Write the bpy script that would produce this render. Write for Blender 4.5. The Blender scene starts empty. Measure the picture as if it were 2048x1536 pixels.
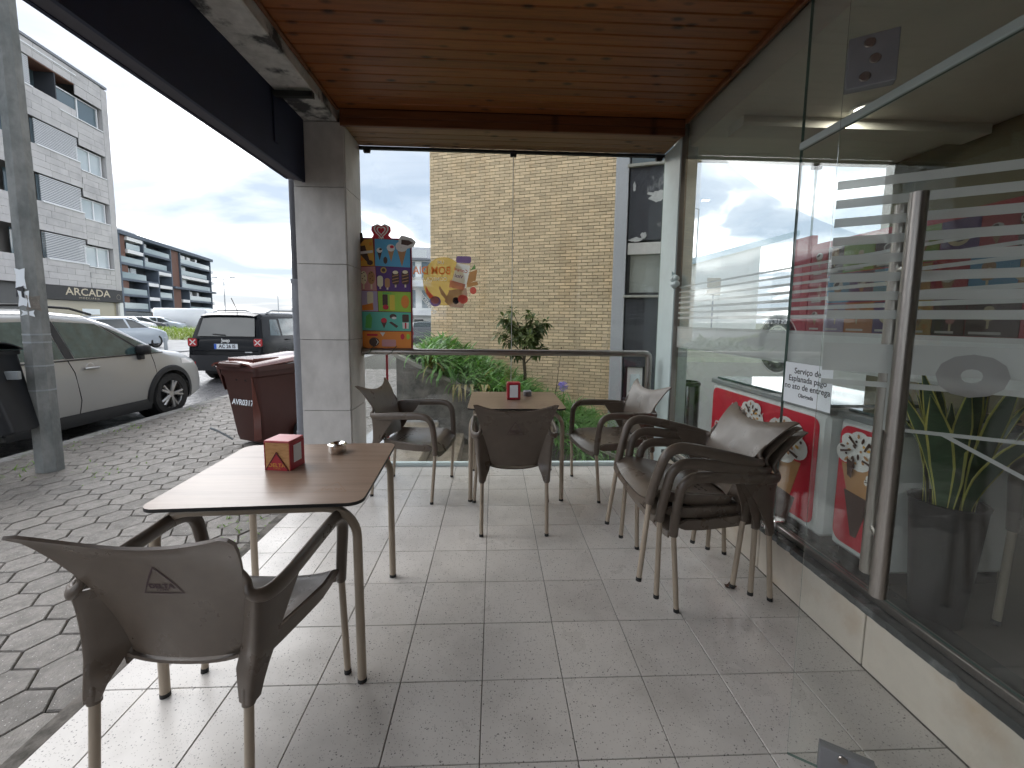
import bpy, bmesh, math, random
from mathutils import Vector, Matrix
random.seed(7)
R_ = math.radians
S = bpy.context.scene
COL = S.collection

# ------------------------------------------------------------------ camera
cam = bpy.data.cameras.new('camera'); camo = bpy.data.objects.new('camera', cam); COL.objects.link(camo)
cam.sensor_fit = 'HORIZONTAL'; cam.sensor_width = 36.0; cam.lens = 36.0 * 840 / 2048
cam.shift_y = -43 / 2048; cam.clip_start = 0.05; cam.clip_end = 3000
_r = Vector((0.99902926, -0.04260069, 0.01121223)); _u = Vector((-0.00687678, 0.10058495, 0.99490471)); _b = Vector((-0.0435114, -0.99401602, 0.10019436))
CAM = Vector((0, 0, 1.4))
camo.matrix_world = Matrix(((_r.x, _u.x, _b.x, 0), (_r.y, _u.y, _b.y, 0), (_r.z, _u.z, _b.z, 1.4), (0, 0, 0, 1)))
S.camera = camo
# ------------------------------------------------------------------ exposure
vs = S.view_settings; vs.view_transform = 'Standard'; vs.look = 'None'; vs.gamma = 1.0; vs.exposure = 1.72; vs.use_curve_mapping = False
S.cycles.max_bounces = 5; S.cycles.transparent_max_bounces = 16; S.cycles.diffuse_bounces = 3; S.cycles.glossy_bounces = 3
S.cycles.use_adaptive_sampling = True; S.cycles.adaptive_threshold = 0.03
S.cycles.caustics_reflective = False; S.cycles.caustics_refractive = False
S.cycles.use_denoising = True; S.cycles.sample_clamp_indirect = 6.0
# ------------------------------------------------------------------ sky and sun
SUN_EL, SUN_AZ = R_(38), R_(-58)          # azimuth measured from +Y towards +X
W = bpy.data.worlds.new('World'); S.world = W; W.use_nodes = True
nt = W.node_tree; nt.nodes.clear()
def N(t, typ, **kw):
    n = t.nodes.new(typ)
    for k, v in kw.items():
        if k in n.bl_rna.properties: setattr(n, k, v)
    return n
out = N(nt, 'ShaderNodeOutputWorld'); bg = N(nt, 'ShaderNodeBackground'); bg.inputs[1].default_value = 0.1
sky = N(nt, 'ShaderNodeTexSky'); sky.sky_type = 'NISHITA'; sky.sun_disc = False; sky.sun_elevation = SUN_EL; sky.sun_rotation = SUN_AZ
tc = N(nt, 'ShaderNodeTexCoord'); sep = N(nt, 'ShaderNodeSeparateXYZ'); nt.links.new(tc.outputs['Generated'], sep.inputs[0])
za = N(nt, 'ShaderNodeMath', operation='MAXIMUM'); nt.links.new(sep.outputs[2], za.inputs[0]); za.inputs[1].default_value = 0.0
zb = N(nt, 'ShaderNodeMath', operation='ADD'); nt.links.new(za.outputs[0], zb.inputs[0]); zb.inputs[1].default_value = 0.13
dx = N(nt, 'ShaderNodeMath', operation='DIVIDE'); nt.links.new(sep.outputs[0], dx.inputs[0]); nt.links.new(zb.outputs[0], dx.inputs[1])
dy = N(nt, 'ShaderNodeMath', operation='DIVIDE'); nt.links.new(sep.outputs[1], dy.inputs[0]); nt.links.new(zb.outputs[0], dy.inputs[1])
cb = N(nt, 'ShaderNodeCombineXYZ'); nt.links.new(dx.outputs[0], cb.inputs[0]); nt.links.new(dy.outputs[0], cb.inputs[1])
no = N(nt, 'ShaderNodeTexNoise'); no.inputs['Scale'].default_value = 1.15; no.inputs['Detail'].default_value = 9; no.inputs['Roughness'].default_value = 0.52; no.inputs['Distortion'].default_value = 0.5
mp = N(nt, 'ShaderNodeMapping'); mp.inputs['Location'].default_value = (4.4, 7.7, 0); nt.links.new(cb.outputs[0], mp.inputs[0]); nt.links.new(mp.outputs[0], no.inputs['Vector'])
rp = N(nt, 'ShaderNodeValToRGB'); nt.links.new(no.outputs[0], rp.inputs[0])
e = rp.color_ramp.elements; e[0].position = 0.37; e[0].color = (1.8, 2.1, 2.55, 1); e[1].position = 0.64; e[1].color = (11.5, 11.6, 11.8, 1)
e2 = rp.color_ramp.elements.new(0.50); e2.color = (2.75, 2.95, 3.3, 1)
mx = N(nt, 'ShaderNodeMixRGB'); mx.inputs[0].default_value = 0.9; nt.links.new(sky.outputs[0], mx.inputs[1]); nt.links.new(rp.outputs[0], mx.inputs[2])
nt.links.new(mx.outputs[0], bg.inputs[0]); nt.links.new(bg.outputs[0], out.inputs[0])
sl = bpy.data.lights.new('sun', 'SUN'); sl.energy = 1.05; sl.angle = R_(65); sl.color = (1.0, 0.99, 0.98)
so = bpy.data.objects.new('sun', sl); COL.objects.link(so)
sd = Vector((math.sin(SUN_AZ) * math.cos(SUN_EL), math.cos(SUN_AZ) * math.cos(SUN_EL), math.sin(SUN_EL)))
so.rotation_euler = sd.to_track_quat('Z', 'Y').to_euler(); so.location = (-6, 6, 12)

# ------------------------------------------------------------------ measuring helpers (photo pixel -> point on a known real plane)
def ray(x, y):
    a, b, c = x - 1024, y - 725, 840
    return _r * a - _u * b - _b * c
def gz(x, y, z=0.0): d = ray(x, y); return CAM + d * ((z - 1.4) / d.z)
def aty(x, y, Y): d = ray(x, y); return CAM + d * (Y / d.y)
def atx(x, y, X): d = ray(x, y); return CAM + d * (X / d.x)

# ------------------------------------------------------------------ materials
def mat(name, base=(.5, .5, .5), rough=.5, metal=0.0, var=0.0, scale=4.0, stretch=(1, 1, 1), bump=0.0, bscale=60.0, rnd=0.0, col2=None, c2lo=.5, c2hi=.65, spec=.5, coat=0.0, detail=6, rvar=0.0):
    m = bpy.data.materials.new(name); m.use_nodes = True; t = m.node_tree; p = t.nodes['Principled BSDF']
    p.inputs['Roughness'].default_value = rough; p.inputs['Metallic'].default_value = metal; p.inputs['Specular IOR Level'].default_value = spec; p.inputs['Coat Weight'].default_value = coat
    p.inputs['Base Color'].default_value = (*base, 1)
    geo = N(t, 'ShaderNodeNewGeometry'); mpn = N(t, 'ShaderNodeMapping'); mpn.inputs['Scale'].default_value = stretch
    t.links.new(geo.outputs['Position'], mpn.inputs[0])
    src = None
    if var or col2 or rvar:
        n = N(t, 'ShaderNodeTexNoise'); n.inputs['Scale'].default_value = scale; n.inputs['Detail'].default_value = detail; n.inputs['Roughness'].default_value = .6
        t.links.new(mpn.outputs[0], n.inputs['Vector'])
        cur = None
        if col2:
            r = N(t, 'ShaderNodeMapRange'); r.inputs[1].default_value = c2lo; r.inputs[2].default_value = c2hi; t.links.new(n.outputs[0], r.inputs[0])
            mxx = N(t, 'ShaderNodeMixRGB'); mxx.inputs[1].default_value = (*base, 1); mxx.inputs[2].default_value = (*col2, 1); t.links.new(r.outputs[0], mxx.inputs[0]); cur = mxx.outputs[0]
        if var:
            n2 = N(t, 'ShaderNodeTexNoise'); n2.inputs['Scale'].default_value = scale * 2.7; n2.inputs['Detail'].default_value = detail; n2.inputs['Roughness'].default_value = .65; t.links.new(mpn.outputs[0], n2.inputs['Vector'])
            h = N(t, 'ShaderNodeHueSaturation'); r2 = N(t, 'ShaderNodeMapRange'); r2.inputs[1].default_value = .25; r2.inputs[2].default_value = .75; r2.inputs[3].default_value = 1 - var; r2.inputs[4].default_value = 1 + var
            t.links.new(n2.outputs[0], r2.inputs[0]); t.links.new(r2.outputs[0], h.inputs['Value'])
            if cur: t.links.new(cur, h.inputs['Color'])
            else: h.inputs['Color'].default_value = (*base, 1)
            cur = h.outputs[0]
        if rvar:
            r3 = N(t, 'ShaderNodeMapRange'); r3.inputs[1].default_value = .3; r3.inputs[2].default_value = .7; r3.inputs[3].default_value = max(0, rough - rvar); r3.inputs[4].default_value = rough + rvar
            t.links.new(n.outputs[0], r3.inputs[0]); t.links.new(r3.outputs[0], p.inputs['Roughness'])
        src = cur
    if rnd:
        oi = N(t, 'ShaderNodeObjectInfo'); r4 = N(t, 'ShaderNodeMapRange'); r4.inputs[3].default_value = 1 - rnd; r4.inputs[4].default_value = 1 + rnd
        ad = N(t, 'ShaderNodeMath', operation='ADD'); t.links.new(oi.outputs['Random'], ad.inputs[0]); t.links.new(geo.outputs['Random Per Island'], ad.inputs[1]); fc = N(t, 'ShaderNodeMath', operation='FRACT'); t.links.new(ad.outputs[0], fc.inputs[0]); t.links.new(fc.outputs[0], r4.inputs[0])
        h2 = N(t, 'ShaderNodeHueSaturation'); t.links.new(r4.outputs[0], h2.inputs['Value'])
        if src: t.links.new(src, h2.inputs['Color'])
        else: h2.inputs['Color'].default_value = (*base, 1)
        src = h2.outputs[0]
    if src: t.links.new(src, p.inputs['Base Color'])
    if bump:
        nb = N(t, 'ShaderNodeTexNoise'); nb.inputs['Scale'].default_value = bscale; nb.inputs['Detail'].default_value = 5; t.links.new(mpn.outputs[0], nb.inputs['Vector'])
        bp = N(t, 'ShaderNodeBump'); bp.inputs['Strength'].default_value = bump; bp.inputs['Distance'].default_value = .01; t.links.new(nb.outputs[0], bp.inputs['Height']); t.links.new(bp.outputs[0], p.inputs['Normal'])
    return m

def glass_mat(name, tint=(.975, .988, .982), boost=1.0):
    m = bpy.data.materials.new(name); m.use_nodes = True; t = m.node_tree; t.nodes.clear()
    o = N(t, 'ShaderNodeOutputMaterial'); tr = N(t, 'ShaderNodeBsdfTransparent'); tr.inputs[0].default_value = (*tint, 1)
    gl = N(t, 'ShaderNodeBsdfGlossy'); gl.inputs['Roughness'].default_value = 0.0; gl.inputs[0].default_value = (boost, boost, boost, 1)
    fr = N(t, 'ShaderNodeFresnel'); ge = N(t, 'ShaderNodeNewGeometry')
    mr = N(t, 'ShaderNodeMapRange'); mr.inputs[3].default_value = 1.45; mr.inputs[4].default_value = 1 / 1.45
    t.links.new(ge.outputs['Backfacing'], mr.inputs[0]); t.links.new(mr.outputs[0], fr.inputs[0])
    ms = N(t, 'ShaderNodeMixShader'); t.links.new(fr.outputs[0], ms.inputs[0]); t.links.new(tr.outputs[0], ms.inputs[1]); t.links.new(gl.outputs[0], ms.inputs[2]); t.links.new(ms.outputs[0], o.inputs[0])
    return m
def film_mat(name, col, opacity):
    m = bpy.data.materials.new(name); m.use_nodes = True; t = m.node_tree; t.nodes.clear()
    o = N(t, 'ShaderNodeOutputMaterial'); tr = N(t, 'ShaderNodeBsdfTransparent'); df = N(t, 'ShaderNodeBsdfDiffuse'); df.inputs[0].default_value = (*col, 1)
    tl = N(t, 'ShaderNodeBsdfTranslucent'); tl.inputs[0].default_value = (*col, 1); a = N(t, 'ShaderNodeMixShader'); a.inputs[0].default_value = .5
    t.links.new(df.outputs[0], a.inputs[1]); t.links.new(tl.outputs[0], a.inputs[2])
    ms = N(t, 'ShaderNodeMixShader'); ms.inputs[0].default_value = opacity; t.links.new(tr.outputs[0], ms.inputs[1]); t.links.new(a.outputs[0], ms.inputs[2]); t.links.new(ms.outputs[0], o.inputs[0])
    return m
def leaf_mat(name, c1, c2, sc=6.0):
    m = mat(name, c1, .45, var=.25, scale=sc, col2=c2, c2lo=.4, c2hi=.62)
    t = m.node_tree; p = t.nodes['Principled BSDF']; o = t.nodes['Material Output']
    tl = N(t, 'ShaderNodeBsdfTranslucent'); tl.inputs[0].default_value = (c1[0] * 1.6, c1[1] * 1.6, c1[2] * .9, 1); ms = N(t, 'ShaderNodeMixShader'); ms.inputs[0].default_value = .28
    t.links.new(p.outputs[0], ms.inputs[1]); t.links.new(tl.outputs[0], ms.inputs[2]); t.links.new(ms.outputs[0], o.inputs[0])
    return m

M = {}
def terrazzo():
    m = mat('terrazzo', (.60, .57, .535), .33, var=.045, scale=2.2, col2=(.45, .425, .395), c2lo=.5, c2hi=.74, rnd=.05, rvar=.10)
    t = m.node_tree; p = t.nodes['Principled BSDF']; src = p.inputs['Base Color'].links[0].from_socket
    geo = N(t, 'ShaderNodeNewGeometry')
    last = src
    for sc, th, keep, col in ((75, .19, .58, (.085, .078, .072)), (140, .24, .45, (.27, .24, .22)), (42, .125, .66, (.045, .04, .04))):
        v = N(t, 'ShaderNodeTexVoronoi'); v.inputs['Scale'].default_value = sc; t.links.new(geo.outputs['Position'], v.inputs['Vector'])
        a = N(t, 'ShaderNodeMath', operation='LESS_THAN'); t.links.new(v.outputs['Distance'], a.inputs[0]); a.inputs[1].default_value = th
        sp = N(t, 'ShaderNodeSeparateColor'); t.links.new(v.outputs['Color'], sp.inputs[0]); b = N(t, 'ShaderNodeMath', operation='GREATER_THAN'); t.links.new(sp.outputs[0], b.inputs[0]); b.inputs[1].default_value = keep
        c = N(t, 'ShaderNodeMath', operation='MULTIPLY'); t.links.new(a.outputs[0], c.inputs[0]); t.links.new(b.outputs[0], c.inputs[1])
        d = N(t, 'ShaderNodeMath', operation='MULTIPLY'); t.links.new(c.outputs[0], d.inputs[0]); d.inputs[1].default_value = .8
        mm = N(t, 'ShaderNodeMixRGB'); mm.inputs[2].default_value = (*col, 1); t.links.new(last, mm.inputs[1]); t.links.new(d.outputs[0], mm.inputs[0]); last = mm.outputs[0]
    t.links.new(last, p.inputs['Base Color']); return m
def wood(name, base, dark, rough, along='x', sc=1.0, knots=True, rnd=.12, coat=0.0):
    st = (1.2 * sc, 22 * sc, 22 * sc) if along == 'x' else (22 * sc, 1.2 * sc, 22 * sc)
    m = mat(name, base, rough, var=.16, scale=2.0, stretch=st, col2=dark, c2lo=.48, c2hi=.75, rnd=rnd, coat=coat)
    if knots:
        t = m.node_tree; p = t.nodes['Principled BSDF']; src = p.inputs['Base Color'].links[0].from_socket
        geo = N(t, 'ShaderNodeNewGeometry'); mm = N(t, 'ShaderNodeMapping'); mm.inputs['Scale'].default_value = (5.0, 11.0, 0); t.links.new(geo.outputs['Position'], mm.inputs[0])
        v = N(t, 'ShaderNodeTexVoronoi'); v.inputs['Scale'].default_value = 1.0; t.links.new(mm.outputs[0], v.inputs['Vector'])
        r = N(t, 'ShaderNodeMapRange'); r.inputs[1].default_value = .09; r.inputs[2].default_value = .24; r.inputs[3].default_value = .9; r.inputs[4].default_value = 0; t.links.new(v.outputs['Distance'], r.inputs[0])
        k = N(t, 'ShaderNodeMixRGB'); k.inputs[2].default_value = (dark[0] * .22, dark[1] * .2, dark[2] * .2, 1); t.links.new(src, k.inputs[1]); t.links.new(r.outputs[0], k.inputs[0]); t.links.new(k.outputs[0], p.inputs['Base Color'])
    return m
M['tile'] = terrazzo()
M['grout'] = mat('grout', (.20, .19, .175), .9, var=.2)
M['plank'] = wood('varnished pine plank', (.25, .080, .019), (.15, .043, .010), .40)
M['plank_dark'] = wood('dark stained pine', (.17, .06, .022), (.10, .03, .012), .45)
M['plank_pale'] = wood('weathered pine', (.25, .135, .065), (.16, .08, .035), .5)
M['groove'] = mat('plank groove', (.05, .018, .008), .8)
M['paver'] = mat('concrete paver', (.185, .167, .147), .58, var=.26, scale=16, col2=(.15, .137, .12), c2lo=.42, c2hi=.62, rnd=.13, bump=.5, bscale=130, rvar=.12)
_t = M['paver'].node_tree; _p = _t.nodes['Principled BSDF']; _s = _p.inputs['Base Color'].links[0].from_socket; _g = N(_t, 'ShaderNodeNewGeometry'); _v = N(_t, 'ShaderNodeTexVoronoi'); _v.inputs['Scale'].default_value = 110; _t.links.new(_g.outputs['Position'], _v.inputs['Vector'])
_a = N(_t, 'ShaderNodeMath', operation='LESS_THAN'); _t.links.new(_v.outputs['Distance'], _a.inputs[0]); _a.inputs[1].default_value = .2; _c = N(_t, 'ShaderNodeSeparateColor'); _t.links.new(_v.outputs['Color'], _c.inputs[0]); _b2 = N(_t, 'ShaderNodeMath', operation='GREATER_THAN'); _t.links.new(_c.outputs[1], _b2.inputs[0]); _b2.inputs[1].default_value = .72
_m = N(_t, 'ShaderNodeMath', operation='MULTIPLY'); _t.links.new(_a.outputs[0], _m.inputs[0]); _t.links.new(_b2.outputs[0], _m.inputs[1]); _x = N(_t, 'ShaderNodeMixRGB'); _x.inputs[2].default_value = (.46, .44, .41, 1); _t.links.new(_s, _x.inputs[1]); _t.links.new(_m.outputs[0], _x.inputs[0]); _t.links.new(_x.outputs[0], _p.inputs['Base Color'])
M['paver_joint'] = mat('sandy joint', (.07, .066, .056), .95, var=.3, scale=20, col2=(.06, .085, .03), c2lo=.56, c2hi=.66)
M['asphalt'] = mat('wet asphalt', (.11, .11, .115), .42, var=.25, scale=9, col2=(.075, .075, .08), c2lo=.4, c2hi=.6, bump=.4, bscale=160, rvar=.22)
M['kerb'] = mat('granite kerb', (.30, .29, .275), .8, var=.2, scale=12, col2=(.17, .18, .12), c2lo=.52, c2hi=.68, bump=.4)
M['ground'] = mat('ground', (.16, .17, .13), .95, var=.3, scale=.3)
M['edging'] = mat('dirty stone edging', (.13, .115, .10), .85, var=.35, scale=10, col2=(.05, .045, .035), c2lo=.45, c2hi=.6, bump=.5)
M['limestone'] = mat('limestone slab', (.60, .575, .55), .6, var=.12, scale=3, stretch=(1, 1, .6), col2=(.46, .44, .415), c2lo=.45, c2hi=.7, rnd=.04)
M['joint'] = mat('stone joint', (.16, .15, .14), .9)
M['concrete'] = mat('stained concrete', (.58, .57, .55), .85, var=.25, scale=4.5, col2=(.08, .08, .085), c2lo=.52, c2hi=.62, bump=.3, bscale=30)
M['navy'] = mat('navy painted steel', (.007, .011, .036), .6, var=.15, scale=3)
M['navy_under'] = mat('plum grey underside', (.055, .05, .065), .7, var=.15)
M['plinth'] = mat('cream stone plinth', (.58, .525, .45), .55, var=.07, scale=4, col2=(.47, .37, .27), c2lo=.5, c2hi=.75)
M['marble'] = mat('dark marble sill', (.05, .055, .055), .22, var=.4, scale=9, stretch=(1, 1, 1), col2=(.17, .18, .18), c2lo=.55, c2hi=.72)
M['steel'] = mat('brushed steel', (.34, .315, .29), .34, 1.0, var=.16, scale=20, stretch=(8, 8, .6))
M['steel_bright'] = mat('polished steel', (.75, .73, .70), .16, 1.0)
M['patch'] = mat('satin patch plate', (.26, .265, .28), .5, .5, var=.08)
M['black'] = mat('black rubber', (.012, .012, .013), .6)
M['white'] = mat('white paint', (.78, .79, .77), .5, var=.04)
M['whiteframe'] = mat('white aluminium', (.64, .74, .745), .25, var=.04)
M['cream'] = mat('cream plaster', (.64, .63, .56), .8, var=.05, scale=1.5)
M['olive'] = mat('olive wall', (.12, .112, .07), .8, var=.06, scale=1.5)
M['dark_floor'] = wood('shop floor', (.09, .075, .06), (.06, .05, .04), .4, 'y', .7, False)
M['glass'] = glass_mat('clear glass')
M['glass_shop'] = glass_mat('shop glass', (.972, .985, .98))
M['glass_edge'] = mat('green glass edge', (.16, .25, .22), .2)
M['frost'] = film_mat('frosted film', (.90, .92, .92), .68)
M['decal'] = film_mat('decal', (.8, .8, .8), .7)
M['plastic'] = mat('taupe plastic', (.110, .085, .066), .33, var=.13, scale=7, bump=.06, bscale=900, spec=.5, rvar=.10)
M['tube'] = mat('beige painted tube', (.36, .295, .225), .42, var=.05)
M['slot_shade'] = mat('slot shadow plastic', (.02, .018, .016), .8)
M['logo'] = mat('brown print', (.055, .028, .035), .6)
M['table'] = wood('oak laminate', (.24, .165, .118), (.155, .10, .068), .30, 'x', .55, False, .03)
M['table_edge'] = mat('black laminate edge', (.016, .015, .014), .5)
M['boxwood'] = wood('box wood', (.52, .28, .11), (.38, .17, .055), .45, 'x', 2.5, False, 0)
M['red'] = mat('red paint', (.40, .022, .035), .42, var=.05)
M['darkred'] = mat('crimson board', (.30, .015, .03), .5)
M['gold'] = mat('gold lettering', (.62, .30, .05), .5)
M['paper'] = mat('white paper', (.80, .84, .88), .8)
M['ink'] = mat('black ink', (.02, .02, .025), .7)
M['bin'] = mat('brown bin plastic', (.06, .018, .014), .42, var=.08, scale=5, bump=.1, bscale=300)
M['bin_lid'] = mat('brown wet lid', (.14, .05, .04), .16, var=.1, scale=5)
M['litter'] = mat('black litter bin plastic', (.012, .014, .018), .5, var=.15)
M['pole'] = mat('grey concrete pole', (.24, .25, .245), .8, var=.22, scale=5, stretch=(1, 1, .5), col2=(.15, .165, .165), c2lo=.45, c2hi=.65, bump=.5, bscale=40)
M['brick'] = mat('yellow brick', (.76, .595, .385), .75, var=.10, scale=1.4, stretch=(1.4, 1.4, .35), col2=(.70, .49, .27), c2lo=.50, c2hi=.82, rnd=.16, bump=.25, bscale=90)
M['mortar'] = mat('brown mortar', (.33, .26, .17), .95, var=.15)
M['slate'] = mat('dark weathered panel', (.04, .042, .05), .7, var=.35, scale=2.5, stretch=(1.4, 1.4, .6), col2=(.30, .30, .30), c2lo=.62, c2hi=.72)
M['pebble'] = mat('grey pebbledash', (.47, .48, .50), .85, var=.12, scale=50, bump=.5)
M['curtain'] = mat('pale curtain', (.52, .52, .48), .9, var=.08, scale=8, stretch=(6, 6, .2))
M['planter'] = mat('weathered grey planter stone', (.21, .20, .18), .8, var=.25, scale=3.5, col2=(.10, .10, .09), c2lo=.45, c2hi=.62, bump=.3, bscale=25)
M['coping'] = mat('planter coping', (.34, .33, .29), .75, var=.18, scale=6)
M['step'] = mat('wet brown steps', (.23, .19, .14), .4, var=.22, scale=5, col2=(.13, .105, .075), c2lo=.45, c2hi=.65)
M['soil'] = mat('soil', (.05, .038, .025), .95, var=.3)
M['aga'] = leaf_mat('strap leaf green', (.10, .24, .055), (.17, .33, .10), 5)
M['aga_dead'] = leaf_mat('dry strap leaf', (.40, .34, .17), (.30, .28, .13))
M['treeleaf'] = leaf_mat('loquat leaf', (.085, .12, .05), (.17, .20, .06), 3)
M['bark'] = mat('bark', (.10, .075, .05), .9, var=.3, scale=20, bump=.5)
M['lilac'] = mat('lilac petals', (.32, .26, .60), .6)
M['grass'] = leaf_mat('meadow grass', (.20, .30, .05), (.30, .34, .09), .8)
M['weed'] = leaf_mat('weed', (.12, .24, .03), (.2, .3, .06), 4)
M['beige_car'] = mat('pale beige metallic paint', (.385, .39, .385), .28, .25, coat=.7)
M['black_car'] = mat('black car paint', (.004, .005, .007), .22, 0, spec=.15, coat=.08)
M['silver_car'] = mat('silver blue car paint', (.42, .47, .52), .28, .3, coat=.6)
M['white_car'] = mat('white vehicle paint', (.80, .82, .84), .3, coat=.5)
M['grey_car'] = mat('graphite car paint', (.06, .065, .075), .2, coat=.6)
M['carglass'] = mat('tinted car glass', (.02, .03, .032), .05, 0, spec=.55, coat=.2)
M['carglass_teal_refl'] = mat('car glass with teal reflection', (.06, .10, .10), .04, 0, var=.6, scale=1.6, spec=.8, coat=.4)  # mottled teal reflection put into the glass colour
M['cladding'] = mat('black car cladding', (.016, .017, .019), .65)
M['tyre'] = mat('tyre', (.014, .014, .015), .75, bump=.2)
M['alloy'] = mat('alloy wheel', (.55, .55, .55), .3, .8)
M['lamp_red'] = mat('red tail lamp', (.45, .01, .015), .12, coat=1)
M['lamp_white'] = mat('clear lamp', (.75, .72, .70), .15, coat=1)
M['blue'] = mat('plate blue', (.03, .12, .55), .5)
M['chrome'] = mat('chrome', (.8, .8, .8), .1, 1)
M['b1stone'] = mat('pale facade stone', (.50, .485, .48), .75, var=.08, scale=.8, col2=(.40, .39, .39), c2lo=.5, c2hi=.7, rnd=.045)
M['b1white'] = mat('white window frame', (.75, .76, .77), .5)
M['louvre'] = mat('grey louvre slat', (.60, .61, .63), .5)
M['b_glass'] = mat('window glass', (.10, .14, .16), .05, spec=.9)
M['b_glass_l'] = mat('curtained window glass', (.42, .48, .50), .08, spec=.9)
M['roofgrey'] = mat('zinc roof', (.20, .21, .23), .5)
M['soffit'] = mat('brown soffit', (.16, .075, .05), .7)
M['signblack'] = mat('black shop sign', (.016, .016, .018), .45)
M['b2grey'] = mat('blue grey concrete frame', (.10, .125, .16), .7, var=.08, scale=.2)
M['b2brown'] = mat('brown cladding', (.14, .065, .045), .7, var=.1, scale=.4)
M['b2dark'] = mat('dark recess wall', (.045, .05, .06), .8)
M['b2white'] = mat('white balcony', (.80, .80, .80), .6)
M['balc_glass'] = mat('balcony glass', (.20, .28, .30), .08, spec=.9)
M['galv'] = mat('galvanised post', (.33, .36, .38), .5, .4)
M['pipe'] = mat('painted downpipe', (.20, .21, .235), .55, var=.12, scale=6)
M['pipe_dark'] = mat('dark upper pipe', (.06, .06, .07), .6)
M['wire'] = mat('green cable tie', (.01, .05, .03), .6)
M['snake'] = mat('snake plant leaf', (.035, .075, .035), .4, var=.4, scale=18, stretch=(1, 1, 3))
M['snake_edge'] = mat('yellow leaf edge', (.42, .40, .10), .45)
M['pot'] = mat('dark plant pot', (.01, .01, .012), .5)
def flat(name, c, rough=.5): return mat(name, c, rough)
PAL = {k: flat('print ' + k, v) for k, v in dict(red=(.62, .015, .04), white=(.80, .78, .75), sky=(.10, .42, .70), orange=(.80, .26, .03), amber=(.75, .40, .06), choc=(.07, .03, .02), cone=(.48, .25, .10), cream=(.78, .68, .48), purple=(.10, .03, .20), plum=(.25, .02, .18), pink=(.62, .30, .30), lime=(.36, .60, .05), lilac=(.48, .40, .60), teal=(.12, .52, .42), yellow=(.80, .62, .06), green=(.12, .50, .10), gold=(.55, .36, .08), lightblue=(.35, .60, .75), black=(.02, .02, .02), vanilla=(.82, .76, .55)).items()}

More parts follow.
